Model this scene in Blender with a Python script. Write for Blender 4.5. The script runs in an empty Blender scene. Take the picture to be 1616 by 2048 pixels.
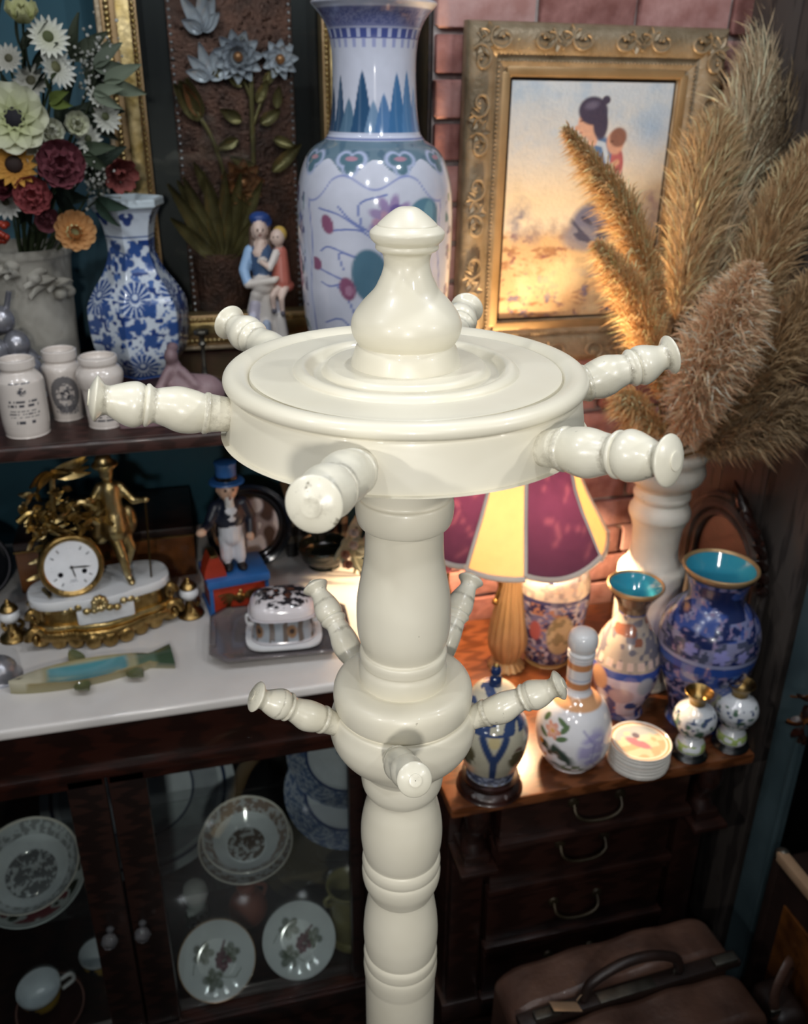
import bpy, bmesh, math, random
import numpy as np
from mathutils import Vector, Matrix, Euler

random.seed(7)
PI = math.pi
R = math.radians
SC = bpy.context.scene
COL = SC.collection

# ------------------------------------------------------------------ camera
YAW, PITCH, ROLL = R(14.7), R(25.2), R(0.52)
_h = Vector((math.sin(YAW), math.cos(YAW), 0)); _r = Vector((math.cos(YAW), -math.sin(YAW), 0))
_f = _h * math.cos(PITCH) - Vector((0, 0, 1)) * math.sin(PITCH)
_u = _r.cross(_f)
_R = _r * math.cos(ROLL) + _u * math.sin(ROLL); _U = _u * math.cos(ROLL) - _r * math.sin(ROLL)
cam = bpy.data.cameras.new('camera'); camo = bpy.data.objects.new('camera', cam); COL.objects.link(camo)
camo.matrix_world = Matrix(((_R.x, _U.x, -_f.x, 0), (_R.y, _U.y, -_f.y, 0), (_R.z, _U.z, -_f.z, 1.90), (0, 0, 0, 1)))
cam.sensor_fit = 'HORIZONTAL'; cam.sensor_width = 36; cam.lens = 40.1
cam.clip_start = .02; cam.clip_end = 50
cam.dof.use_dof = True; cam.dof.focus_distance = .80; cam.dof.aperture_fstop = 9.0
SC.camera = camo

# ------------------------------------------------------------------ world, lamps, exposure
w = bpy.data.worlds.new('world'); SC.world = w; w.use_nodes = True
w.node_tree.nodes['Background'].inputs[0].default_value = (.55, .68, .9, 1)
w.node_tree.nodes['Background'].inputs[1].default_value = .035
SC.view_settings.view_transform = 'Standard'; SC.view_settings.look = 'None'
SC.view_settings.exposure = 0.0; SC.view_settings.gamma = 1.0; SC.view_settings.use_curve_mapping = False
SC.cycles.use_denoising = True
SC.cycles.max_bounces = 8; SC.cycles.transparent_max_bounces = 16
SC.cycles.sample_clamp_indirect = 4.0; SC.cycles.caustics_reflective = False; SC.cycles.caustics_refractive = False


def lamp(name, kind, loc, energy, col, radius=.03, target=None, angle=None, blend=.5):
    l = bpy.data.lights.new(name, kind); l.energy = energy; l.color = col
    l.shadow_soft_size = radius
    o = bpy.data.objects.new(name, l); o.location = loc
    if kind == 'SPOT':
        l.spot_size = R(angle); l.spot_blend = blend
    if target is not None:
        o.rotation_euler = (Vector(target) - Vector(loc)).to_track_quat('-Z', 'Y').to_euler()
    COL.objects.link(o); return o


lamp('track_spotlight', 'SPOT', (-1.05, -.30, 2.20), 31, (1, .97, .92), .03, (.19, .73, 1.45), 36, .6)
lamp('track_spotlight', 'SPOT', (1.20, -.22, 2.28), 18, (1, .97, .92), .03, (.19, .73, 1.45), 36, .6)
lamp('front_fill_spot', 'SPOT', (-.16, -1.05, 2.02), 71, (1, .97, .92), .06, (.12, .80, 1.20), 46, .85)  # added frontal fill behind the camera, brightens the column and sideboard
for q in ((-.95, .55, 2.70), (-.30, .75, 2.75), (.35, .85, 2.75), (.95, .60, 2.70), (-.6, -.6, 2.75), (.55, -.5, 2.75)):
    lamp('ceiling_downlight', 'POINT', q, 15, (.93, .96, 1.0), .035)

# ------------------------------------------------------------------ materials


def lin(c):
    if isinstance(c, str):
        c = c.lstrip('#'); c = [int(c[i:i + 2], 16) / 255 for i in (0, 2, 4)]
        return np.array([x / 12.92 if x <= .04045 else ((x + .055) / 1.055) ** 2.4 for x in c])
    return np.array(c, float)


def M(name, col, rough=.5, metal=0., col2=None, vs=18., bump=0., bs=80., coat=0., spec=.5, wave=None, stretch=(1, 1, 1), spots=None, trans=0.):
    """procedural material: two-tone noise (or wood-grain wave), optional dark specks, optional fine relief"""
    m = bpy.data.materials.new(name); m.use_nodes = True
    nt = m.node_tree; N = nt.nodes; L = nt.links; b = N['Principled BSDF']
    c1 = lin(col); c2 = lin(col2) if col2 is not None else c1 * .82
    tc = N.new('ShaderNodeTexCoord'); mp = N.new('ShaderNodeMapping'); L.new(tc.outputs['Object'], mp.inputs[0])
    mp.inputs['Scale'].default_value = stretch
    if wave:
        t = N.new('ShaderNodeTexWave'); t.inputs['Scale'].default_value = wave; t.inputs['Distortion'].default_value = 6
        t.inputs['Detail'].default_value = 3; t.inputs['Detail Scale'].default_value = 2; fo = t.outputs['Fac']
    else:
        t = N.new('ShaderNodeTexNoise'); t.inputs['Scale'].default_value = vs; t.inputs['Detail'].default_value = 4; fo = t.outputs['Fac']
    L.new(mp.outputs[0], t.inputs['Vector'])
    cr = N.new('ShaderNodeValToRGB'); L.new(fo, cr.inputs[0])
    cr.color_ramp.elements[0].position = .32; cr.color_ramp.elements[1].position = .68
    cr.color_ramp.elements[0].color = (*c1, 1); cr.color_ramp.elements[1].color = (*c2, 1)
    out = cr.outputs[0]
    if spots:
        n2 = N.new('ShaderNodeTexNoise'); n2.inputs['Scale'].default_value = spots[1]; n2.inputs['Detail'].default_value = 6; n2.inputs['Roughness'].default_value = .7
        L.new(tc.outputs['Object'], n2.inputs['Vector'])
        r2 = N.new('ShaderNodeValToRGB'); L.new(n2.outputs['Fac'], r2.inputs[0])
        r2.color_ramp.elements[0].position = spots[2]; r2.color_ramp.elements[1].position = spots[2] + .05
        mx = N.new('ShaderNodeMix'); mx.data_type = 'RGBA'
        L.new(r2.outputs[0], mx.inputs[0]); L.new(out, mx.inputs[6]); mx.inputs[7].default_value = (*lin(spots[0]), 1)
        out = mx.outputs[2]
    L.new(out, b.inputs['Base Color'])
    b.inputs['Roughness'].default_value = rough; b.inputs['Metallic'].default_value = metal
    b.inputs['Coat Weight'].default_value = coat; b.inputs['Coat Roughness'].default_value = .06
    b.inputs['Specular IOR Level'].default_value = spec
    b.inputs['Transmission Weight'].default_value = trans
    if bump:
        n3 = N.new('ShaderNodeTexNoise'); n3.inputs['Scale'].default_value = bs; n3.inputs['Detail'].default_value = 5
        L.new(mp.outputs[0], n3.inputs['Vector'])
        bp = N.new('ShaderNodeBump'); bp.inputs['Strength'].default_value = bump; bp.inputs['Distance'].default_value = .004
        L.new(n3.outputs['Fac'], bp.inputs['Height']); L.new(bp.outputs[0], b.inputs['Normal'])
    return m


def MV(name, rough=.2, metal=0., coat=0., bump=0., bs=60., translucent=0.):
    """colours come from the painted 'Col' attribute of the mesh"""
    m = bpy.data.materials.new(name); m.use_nodes = True
    nt = m.node_tree; N = nt.nodes; L = nt.links; b = N['Principled BSDF']
    a = N.new('ShaderNodeAttribute'); a.attribute_name = 'Col'
    tc = N.new('ShaderNodeTexCoord'); n = N.new('ShaderNodeTexNoise'); n.inputs['Scale'].default_value = 45
    L.new(tc.outputs['Object'], n.inputs['Vector'])
    mr = N.new('ShaderNodeMapRange'); mr.inputs[3].default_value = .9; mr.inputs[4].default_value = 1.06; L.new(n.outputs['Fac'], mr.inputs[0])
    vm = N.new('ShaderNodeVectorMath'); vm.operation = 'MULTIPLY'; L.new(a.outputs['Color'], vm.inputs[0]); L.new(mr.outputs[0], vm.inputs[1])
    L.new(vm.outputs[0], b.inputs['Base Color'])
    b.inputs['Roughness'].default_value = rough; b.inputs['Metallic'].default_value = metal
    b.inputs['Coat Weight'].default_value = coat; b.inputs['Coat Roughness'].default_value = .04
    if bump:
        n3 = N.new('ShaderNodeTexNoise'); n3.inputs['Scale'].default_value = bs; n3.inputs['Detail'].default_value = 5
        L.new(tc.outputs['Object'], n3.inputs['Vector'])
        bp = N.new('ShaderNodeBump'); bp.inputs['Strength'].default_value = bump; bp.inputs['Distance'].default_value = .003
        L.new(n3.outputs['Fac'], bp.inputs['Height']); L.new(bp.outputs[0], b.inputs['Normal'])
    if translucent:
        t = N.new('ShaderNodeBsdfTranslucent'); L.new(vm.outputs[0], t.inputs[0])
        mx = N.new('ShaderNodeMixShader'); mx.inputs[0].default_value = translucent
        L.new(b.outputs[0], mx.inputs[1]); L.new(t.outputs[0], mx.inputs[2]); L.new(mx.outputs[0], N['Material Output'].inputs[0])
    return m


def MG(name, tint=(.9, .95, .95), refl=.5):
    """clear glass pane: transparent with Fresnel reflections"""
    m = bpy.data.materials.new(name); m.use_nodes = True
    N = m.node_tree.nodes; L = m.node_tree.links
    t = N.new('ShaderNodeBsdfTransparent'); t.inputs[0].default_value = (*tint, 1)
    g = N.new('ShaderNodeBsdfGlossy'); g.inputs['Roughness'].default_value = .02
    f = N.new('ShaderNodeFresnel'); f.inputs[0].default_value = 1.45
    mm = N.new('ShaderNodeMath'); mm.operation = 'MULTIPLY'; mm.inputs[1].default_value = refl; L.new(f.outputs[0], mm.inputs[0])
    mx = N.new('ShaderNodeMixShader'); L.new(mm.outputs[0], mx.inputs[0]); L.new(t.outputs[0], mx.inputs[1]); L.new(g.outputs[0], mx.inputs[2])
    L.new(mx.outputs[0], N['Material Output'].inputs[0])
    return m


MAT = dict(
    cream=M('cream_paint', '#dcd7c6', .38, col2='#d3cdba', vs=9, spots=('#8d8672', 55, .70), bump=.08, bs=30, coat=.15),
    peg=M('worn_cream_paint', '#d8d4c4', .30, col2='#ccc7b4', vs=22, spots=('#6b6455', 48, .635), bump=.18, bs=45, coat=.3),
    teal=M('teal_wall_paint', '#1f4b59', .7, col2='#193f4c', vs=6, bump=.1, bs=25),
    mortar=M('mortar', '#c2b8b4', .9, col2='#a79d98', vs=30, bump=.5, bs=60),
    brick1=M('brick_a', '#c99a94', .9, col2='#a5726b', vs=26, bump=.7, bs=50),
    brick2=M('brick_b', '#b5827b', .9, col2='#8f5d56', vs=30, bump=.7, bs=55),
    brick3=M('brick_c', '#d0a8a2', .9, col2='#b3837b', vs=22, bump=.7, bs=45),
    brick4=M('brick_d', '#a5726c', .9, col2='#80514b', vs=34, bump=.7, bs=60),
    mahog=M('mahogany', '#2c130c', .34, col2='#1e0d08', wave=3, stretch=(1, 6, 6), coat=.25),
    darkwood=M('dark_wood', '#24140f', .38, col2='#150b08', wave=4, stretch=(1, 7, 7), coat=.2),
    shelfwood=M('shelf_wood', '#3a211c', .42, col2='#28140f', wave=5, stretch=(1, 7, 7), coat=.1),
    chestwood=M('chest_wood', '#6a3d22', .28, col2='#4c2914', wave=4, stretch=(1, 7, 7), coat=.4),
    chestdark=M('chest_front_wood', '#2a1712', .36, col2='#1f100c', wave=3, stretch=(1, 7, 7), coat=.2),
    walnut=M('burl_walnut', '#74461f', .25, col2='#3a1f0e', vs=14, coat=.5),
    greywood=M('grey_board', '#4a433f', .65, col2='#332d2b', wave=3, stretch=(1, 6, 1), bump=.2),
    tealpost=M('teal_post', '#43555a', .6, col2='#34464b', vs=8, bump=.2),
    marble=M('white_marble', '#dedad6', .22, col2='#cfcac6', vs=6, spots=('#b4aeac', 5, .66), coat=.2),
    gold=M('gilt_bronze', '#b39560', .32, 1., col2='#83683a', vs=40, bump=.35, bs=120),
    goldpale=M('pale_gilt', '#cdb98a', .36, 1., col2='#a08850', vs=30, bump=.2, bs=90),
    goldrough=M('antique_gold_gesso', '#ab9a80', .42, .3, col2='#8f7d62', vs=30, bump=.4, bs=120, spots=('#dcc08a', 90, .66)),
    goldflat=M('gold_moulding', '#b99a70', .38, .4, col2='#a08258', vs=14),
    bronze=M('dark_gilt_drum', '#6d5a34', .35, 1., col2='#4b3d25', vs=30), darkbrass=M('dark_brass', '#3a3122', .45, .6, col2='#2a2318', vs=30),
    copper=M('embossed_copper', '#5c3c31', .32, .6, col2='#35231e', vs=26, bump=.9, bs=150),
    pewter=M('aged_silver', '#b9b9c0', .28, .6, col2='#77777e', vs=18, bump=.2, bs=60),
    brassleaf=M('bronze_leaf', '#83764c', .34, .5, col2='#5d5233', vs=24, bump=.3, bs=90),
    copperpale=M('polished_copper_petal', '#b9855c', .32, .5, col2='#8d5d3e', vs=24, bump=.3, bs=90),
    silver=M('silver_petal', '#dadbe4', .24, .25, col2='#a2a3ad', vs=20, bump=.3, bs=70),
    black=M('black_lacquer', '#0d0c0d', .3, col2='#070707', coat=.2),
    blackvoid=M('dark_cloth', '#14120f', .9, col2='#0c0a09', vs=12),
    white=M('white_glaze', '#e6e6e6', .14, col2='#dadbdd', vs=10, coat=.4),
    onyx=M('white_onyx', '#dcdcdc', .28, col2='#cbcdd0', vs=12, coat=.2),
    stone=M('cream_stoneware', '#d6cdc4', .2, col2='#c8beb5', vs=14, coat=.4),
    plaster=M('grey_white_plaster', '#aaa69c', .75, col2='#8f8b80', vs=12, bump=.35, bs=60),
    oldwhite=M('distressed_white', '#d9d3c8', .55, col2='#c6bfb2', vs=10, spots=('#7d756a', 26, .68), bump=.2, bs=40),
    mauve=M('mauve_terracotta', '#8d7478', .5, col2='#6c565b', vs=22, bump=.3, bs=60),
    red=M('red_enamel', '#a8371f', .35, col2='#8c2b18', vs=20),
    blue=M('blue_enamel', '#2f64a4', .35, col2='#28558e', vs=16),
    leather=M('brown_leather', '#5a4034', .42, col2='#3c2820', vs=12, bump=.45, bs=55, coat=.1),
    leatherdark=M('dark_leather', '#2a1c17', .45, col2='#1b120f', vs=14, bump=.3, bs=70),
    steel=M('tarnished_steel', '#7e7a70', .38, .9, col2='#55524b', vs=30),
    tag=M('card_tag', '#a98a6c', .8, col2='#9a7b5e', vs=20),
    glass=MG('clear_glass', (.95, .98, .97), .45),
    tintglass=MG('smoked_glass', (.97, .98, .97), .4),
    crystal=M('cut_crystal', '#d8d8da', .04, col2='#b5b5ba', trans=.9, vs=60),
    smoke=M('smoked_dish', '#8f8788', .12, col2='#7b7476', vs=10, trans=.45, coat=.3),
    darkgreen=M('dark_green_glass', '#1c221b', .12, col2='#12170f', coat=.4),
    terracotta=M('terracotta', '#8a4a36', .65, col2='#70392a', vs=14),
    olive=M('olive_glaze', '#8b8455', .3, col2='#6a6338', vs=14, coat=.3),
    paint=MV('painted_porcelain', .12, coat=.5),
    paintm=MV('painted_enamel', .22, coat=.35),
    canvas=MV('oil_on_canvas', .45, bump=.35, bs=160),
    skin=MV('painted_bisque', .42),
    fluff=MV('dry_grass', .85, translucent=.35),
    petal=MV('silk_flower', .75, translucent=.25),
    print=MV('printed_stoneware', .2, coat=.4),
    shade=MV('silk_shade', .8, translucent=.55),
)



def grime(m):
    """old dirt lodged in the turned grooves of a peg (its own z axis runs along the peg)"""
    nt = m.node_tree; N = nt.nodes; L = nt.links; b = N['Principled BSDF']; old = b.inputs['Base Color'].links[0].from_socket
    tc = N.new('ShaderNodeTexCoord'); sx = N.new('ShaderNodeSeparateXYZ'); L.new(tc.outputs['Object'], sx.inputs[0])
    mr = N.new('ShaderNodeMapRange'); mr.inputs[2].default_value = .12; L.new(sx.outputs[2], mr.inputs[0])
    cr = N.new('ShaderNodeValToRGB'); L.new(mr.outputs[0], cr.inputs[0]); e = cr.color_ramp.elements
    e[0].position = 0; e[0].color = (.8, .8, .8, 1); e[1].position = 1; e[1].color = (.45, .45, .45, 1)
    for p, v in ((.10, .45), (.21, .62), (.26, .15), (.47, .12), (.545, .66), (.60, .15), (.625, .6), (.67, .12), (.80, .15), (.87, .68), (.92, .15)):
        k = e.new(p); k.color = (v, v, v, 1)
    n = N.new('ShaderNodeTexNoise'); n.inputs['Scale'].default_value = 70; n.inputs['Detail'].default_value = 7; n.inputs['Roughness'].default_value = .75; L.new(tc.outputs['Object'], n.inputs['Vector'])
    mm = N.new('ShaderNodeMath'); mm.operation = 'MULTIPLY'; L.new(n.outputs['Fac'], mm.inputs[0]); L.new(cr.outputs[0], mm.inputs[1])
    r2 = N.new('ShaderNodeMapRange'); r2.inputs[1].default_value = .23; r2.inputs[2].default_value = .42; r2.inputs[4].default_value = .85; L.new(mm.outputs[0], r2.inputs[0])
    mx = N.new('ShaderNodeMix'); mx.data_type = 'RGBA'; L.new(r2.outputs[0], mx.inputs[0]); L.new(old, mx.inputs[6]); mx.inputs[7].default_value = (*lin('#77705f'), 1); L.new(mx.outputs[2], b.inputs['Base Color'])


grime(MAT['peg'])

# ------------------------------------------------------------------ mesh helpers: every primitive is (V, F)


def seg_noise(x, y, s, seed=0):
    """smooth 2-D value noise in 0..1"""
    x = np.asarray(x, float) * s; y = np.asarray(y, float) * s
    xi = np.floor(x).astype(int); yi = np.floor(y).astype(int); fx = x - xi; fy = y - yi
    fx = fx * fx * (3 - 2 * fx); fy = fy * fy * (3 - 2 * fy)

    def hsh(a, b):
        n = (a * 374761393 + b * 668265263 + seed * 974711) & 0x7fffffff
        n = ((n ^ (n >> 13)) * 1274126177) & 0x7fffffff
        return ((n ^ (n >> 16)) & 0xffff) / 65535.
    return (hsh(xi, yi) * (1 - fx) + hsh(xi + 1, yi) * fx) * (1 - fy) + (hsh(xi, yi + 1) * (1 - fx) + hsh(xi + 1, yi + 1) * fx) * fy


def align(d, roll=0.):
    """3x3 matrix whose z axis points along d"""
    return Vector(d).to_track_quat('Z', 'Y').to_matrix() @ Matrix.Rotation(roll, 3, 'Z')


def xf(vf, loc=(0, 0, 0), rot=None, s=1.):
    v = np.asarray(vf[0], float) * np.asarray(s, float)
    if rot is not None:
        m = rot if isinstance(rot, Matrix) else Euler(rot).to_matrix()
        v = v @ np.array(m.to_3x3()).T
    return v + np.asarray(loc, float), vf[1]


def box(c, s, bev=0., seg=2, taper=None):
    bm = bmesh.new(); bmesh.ops.create_cube(bm, size=1)
    for v in bm.verts:
        k = 1.
        if taper and v.co.z > 0: k = taper
        v.co = Vector((v.co.x * s[0] * k, v.co.y * s[1] * k, v.co.z * s[2]))
    if bev: bmesh.ops.bevel(bm, geom=bm.edges[:], offset=bev, segments=seg, affect='EDGES', profile=.6)
    bm.verts.index_update()
    V = np.array([v.co[:] for v in bm.verts]) + np.array(c, float); Fc = [[v.index for v in f.verts] for f in bm.faces]; bm.free()
    return V, Fc


def revolve(prof, seg=24, sub=1, a0=0., sx=1., sy=1., power=None, flute=None, caps=True, step=0):
    """prof = [(r, z)]; sub>1 = rounded through the points; power = superellipse; flute = (n, depth)"""
    P = np.array(prof, float)
    if sub > 1:
        Q = np.vstack([P[0] * 2 - P[1], P, P[-1] * 2 - P[-2]]); out = []
        for i in range(1, len(Q) - 2):
            p0, p1, p2, p3 = Q[i - 1:i + 3]
            if np.allclose(p1, p2): out.append(p1); continue
            for k in range(sub):
                t = k / sub
                out.append(.5 * (2 * p1 + (p2 - p0) * t + (2 * p0 - 5 * p1 + 4 * p2 - p3) * t * t + (3 * p1 - 3 * p2 + p3 - p0) * t ** 3))
        out.append(P[-1]); P = np.array(out); P[:, 0] = np.maximum(P[:, 0], .0002)
    if step:                                                   # even rows, so that painted decoration stays fine
        out = []
        for a, b in zip(P, P[1:]):
            k = max(1, int(math.ceil(np.linalg.norm(b - a) / step))); out += [a + (b - a) * t / k for t in range(k)]
        P = np.array(out + [P[-1]])
    n = len(P); j = np.arange(seg); a = a0 + j * 2 * PI / seg
    k = np.ones(seg)
    if power: k = (np.abs(np.cos(a)) ** power + np.abs(np.sin(a)) ** power) ** (-1 / power)
    if flute: k = k * (1 - flute[1] * (.5 + .5 * np.cos(a * flute[0])))
    V = np.zeros((n, seg, 3)); V[..., 0] = P[:, :1] * np.cos(a) * k * sx; V[..., 1] = P[:, :1] * np.sin(a) * k * sy; V[..., 2] = P[:, 1:]
    i = np.arange(n - 1)[:, None] * seg; jj = j[None]; j2 = (j + 1) % seg
    Fq = np.stack([i + jj, i + j2[None], i + seg + j2[None], i + seg + jj], -1).reshape(-1, 4).tolist()
    if caps and P[0, 0] > .0004: Fq.append(list(range(seg))[::-1])
    if caps and P[-1, 0] > .0004: Fq.append([(n - 1) * seg + q for q in range(seg)])
    return V.reshape(-1, 3), Fq


def sph(c, r, seg=14, ring=9, rot=None):
    if np.isscalar(r): r = (r, r, r)
    prof = [(max(math.sin(t * PI / ring), .0005), -math.cos(t * PI / ring)) for t in range(ring + 1)]
    v, f = revolve([(p[0], p[1]) for p in prof], seg)
    return xf((v * np.array(r), f), c, rot)


def tube(pts, rad, seg=8, cap=True, flat=1.):
    P = [Vector(p) for p in pts]; n = len(P)
    rad = [rad] * n if np.isscalar(rad) else list(rad)
    V = []; Fc = []; pu = None
    for i in range(n):
        d = (P[min(i + 1, n - 1)] - P[max(i - 1, 0)]).normalized()
        if pu is None: pu = Vector((0, 0, 1)) if abs(d.z) < .9 else Vector((1, 0, 0))
        x = pu - d * pu.dot(d)
        if x.length < 1e-6: x = d.orthogonal()
        x.normalize(); y = d.cross(x); pu = x
        for j in range(seg):
            a = 2 * PI * j / seg
            V.append(P[i] + x * (math.cos(a) * rad[i] * flat) + y * (math.sin(a) * rad[i]))
    for i in range(n - 1):
        for j in range(seg):
            k = (j + 1) % seg; Fc.append([i * seg + j, i * seg + k, (i + 1) * seg + k, (i + 1) * seg + j])
    if cap: Fc.append(list(range(seg))[::-1]); Fc.append([(n - 1) * seg + q for q in range(seg)])
    return np.array([v[:] for v in V]), Fc


def curve(pts, n=12):
    """Catmull-Rom through 3-D points"""
    Q = [np.array(p, float) for p in pts]; Q = [Q[0] * 2 - Q[1]] + Q + [Q[-1] * 2 - Q[-2]]; out = []
    for i in range(1, len(Q) - 2):
        p0, p1, p2, p3 = Q[i - 1:i + 3]
        for k in range(n):
            t = k / n
            out.append(.5 * (2 * p1 + (p2 - p0) * t + (2 * p0 - 5 * p1 + 4 * p2 - p3) * t * t + (3 * p1 - 3 * p2 + p3 - p0) * t ** 3))
    out.append(Q[-2]); return [tuple(p) for p in out]


def prism(out, th):
    """outline in the x-z plane, thickness along y (0..th)"""
    n = len(out); V = [(x, 0, z) for x, z in out] + [(x, th, z) for x, z in out]
    Fc = [list(range(n)), list(range(2 * n - 1, n - 1, -1))] + [[i, i + n, (i + 1) % n + n, (i + 1) % n] for i in range(n)]
    return np.array(V, float), Fc


def leaf(L, W, cup=.25, bend=.3, nl=6, nw=4, tip=1., th=0., blunt=False):
    """petal or leaf blade from the origin along +x, broad side up (z); cupped and bent"""
    V = []
    for i in range(nl + 1):
        t = i / nl; ww = W * .5 * (math.sin(PI * min(1, t ** (.75 * tip) * .93 + .05)) ** .8)
        if blunt: ww = W * .5 * (.22 + .78 * math.sin(PI * min(1, (.10 + t * .74))) ** .9) * (1 if t < .99 else .72)
        for j in range(nw + 1):
            s = j / nw * 2 - 1
            V.append((L * t * (1 - .15 * bend * t), ww * s, cup * W * s * s * .5 + bend * L * t * t))
    Fc = [[i * (nw + 1) + j, (i + 1) * (nw + 1) + j, (i + 1) * (nw + 1) + j + 1, i * (nw + 1) + j + 1] for i in range(nl) for j in range(nw)]
    V = np.array(V, float)
    if th:
        n = len(V); V = np.vstack([V, V - (0, 0, th)])
        Fc = Fc + [[q + n for q in f][::-1] for f in Fc]
        rim = [j for j in range(nw + 1)] + [i * (nw + 1) + nw for i in range(1, nl + 1)] + [nl * (nw + 1) + j for j in range(nw - 1, -1, -1)] + [i * (nw + 1) for i in range(nl - 1, 0, -1)]
        for a, b in zip(rim, rim[1:] + rim[:1]): Fc.append([a, b, b + n, a + n])
    return V, Fc


class MB:
    def __init__(s): s.V = []; s.F = []; s.C = []; s.n = 0

    def add(s, vf, col=None):
        v, f = vf; s.V.append(v); k = s.n
        s.F += [[q + k for q in g] for g in f]; s.n += len(v)
        s.C.append(np.tile(lin(col) if col is not None else (1., 1., 1.), (len(v), 1)) if not (isinstance(col, np.ndarray) and col.ndim == 2) else col)
        return s

    def mesh(s, name, smooth=True):
        return mesh_np(name, np.vstack(s.V), s.F, np.vstack(s.C), smooth)

    def build(s, name, mat, parent=None, loc=(0, 0, 0), rot=(0, 0, 0), smooth=True):
        return O(name, s.mesh(name, smooth), mat, parent, loc, rot)


def mesh_np(name, V, Fc, C=None, smooth=True):
    me = bpy.data.meshes.new(name); V = np.asarray(V, np.float32)
    me.vertices.add(len(V)); me.vertices.foreach_set('co', V.ravel())
    ln = np.array([len(f) for f in Fc], np.int32); li = np.concatenate([np.asarray(f, np.int32) for f in Fc]) if not isinstance(Fc, np.ndarray) else Fc.ravel().astype(np.int32)
    me.loops.add(len(li)); me.loops.foreach_set('vertex_index', li)
    me.polygons.add(len(ln)); me.polygons.foreach_set('loop_start', np.concatenate([[0], np.cumsum(ln)[:-1]]).astype(np.int32))
    if C is not None:
        a = me.color_attributes.new('Col', 'FLOAT_COLOR', 'POINT')
        a.data.foreach_set('color', np.hstack([np.clip(C, 0, 1), np.ones((len(V), 1))]).astype(np.float32).ravel())
    me.update(calc_edges=True); me.validate()
    if smooth:
        me.polygons.foreach_set('use_smooth', np.ones(len(me.polygons), bool))
        try: me.set_sharp_from_angle(angle=R(42))
        except Exception: pass
    return me


def O(name, me, mat=None, parent=None, loc=(0, 0, 0), rot=(0, 0, 0)):
    o = bpy.data.objects.new(name, me); COL.objects.link(o)
    if mat is not None:
        if isinstance(mat, str): mat = MAT[mat]
        if len(me.materials) == 0: me.materials.append(mat)
        elif me.materials[0] != mat:
            o.material_slots[0].link = 'OBJECT'; o.material_slots[0].material = mat
    o.location = loc; o.rotation_euler = rot
    if parent is not None: o.parent = parent
    return o


def B(name, vf, mat, parent=None, loc=(0, 0, 0), rot=(0, 0, 0), smooth=True):
    return O(name, mesh_np(name, vf[0], vf[1], None, smooth), mat, parent, loc, rot)


def tag(o, label, cat, group=None):
    o['label'] = label; o['category'] = cat
    if group: o['group'] = group
    return o


def thing(name, label, cat, loc=(0, 0, 0), rz=0., group=None):
    o = bpy.data.objects.new(name, None); COL.objects.link(o); o.empty_display_size = .02
    o.location = loc; o.rotation_euler = (0, 0, rz)
    return tag(o, label, cat, group)


def struct(name, vf, mat, parent=None):
    o = B(name, vf, mat, parent, smooth=False)
    if parent is None: o['kind'] = 'structure'
    return o


def stuff(o): o['kind'] = 'stuff'; return o


def dup(root, loc, rz=None, label=None):
    r = root.copy(); COL.objects.link(r); r.location = loc
    if rz is not None: r.rotation_euler = (0, 0, rz)
    if label: r['label'] = label
    for ch in list(root.children):
        c = ch.copy(); COL.objects.link(c); c.parent = r
        for g in ch.children:
            d = g.copy(); COL.objects.link(d); d.parent = c
    return r


def painted(name, prof, mat, paint, parent=None, loc=(0, 0, 0), seg=128, sub=8, rz=0., step=.0016, **k):
    """lathe whose glaze colours come from paint(X, Z, A): arc metres from the front, height, angle from the front"""
    P = prof
    v, f = revolve(P, seg, sub, a0=-PI / 2 - PI + rz, step=step, **k)
    n = len(v) // seg
    A = np.tile((np.arange(seg) / seg - .5) * 2 * PI, (n, 1)); rr = np.hypot(v[:, 0], v[:, 1]).reshape(n, seg).max(1, keepdims=True)
    C = paint(A * rr, v[:, 2].reshape(n, seg), A, rr)
    return O(name, mesh_np(name, v, f, C.reshape(-1, 3)), mat, parent, loc)


def face(x, y): return -math.atan2(x, y)                          # turn a vase so that its painted side looks into the shop aisle


# ---- painting helpers (flat decoration on glaze and canvas)


def base(X, c): return np.broadcast_to(lin(c), X.shape + (3,)).copy()


def mix(C, m, c):
    m = np.clip(m, 0, 1)[..., None]; C[:] = C * (1 - m) + lin(c) * m; return C


def el(X, Z, cx, cz, rx, rz, ang=0., soft=.25):
    c, s = math.cos(ang), math.sin(ang); x = (X - cx) * c + (Z - cz) * s; z = -(X - cx) * s + (Z - cz) * c
    return np.clip((1 - np.hypot(x / rx, z / rz)) / soft, 0, 1)


def ln_(X, Z, pts, w, soft=.4):
    d = np.full(X.shape, 9.)
    for (x0, z0), (x1, z1) in zip(pts, pts[1:]):
        dx, dz = x1 - x0, z1 - z0; t = np.clip(((X - x0) * dx + (Z - z0) * dz) / (dx * dx + dz * dz + 1e-12), 0, 1)
        d = np.minimum(d, np.hypot(X - x0 - t * dx, Z - z0 - t * dz))
    return np.clip((1 - d / w) / soft, 0, 1)


def flower(X, Z, cx, cz, r, n=6, ph=0.):
    a = np.arctan2(Z - cz, X - cx) + ph; d = np.hypot(X - cx, Z - cz)
    return np.clip((r * (.62 + .38 * np.abs(np.cos(a * n / 2))) - d) / (r * .2), 0, 1)


def band(Z, a, b, soft=.001): return np.clip((Z - a) / soft, 0, 1) * np.clip((b - Z) / soft, 0, 1)


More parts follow.
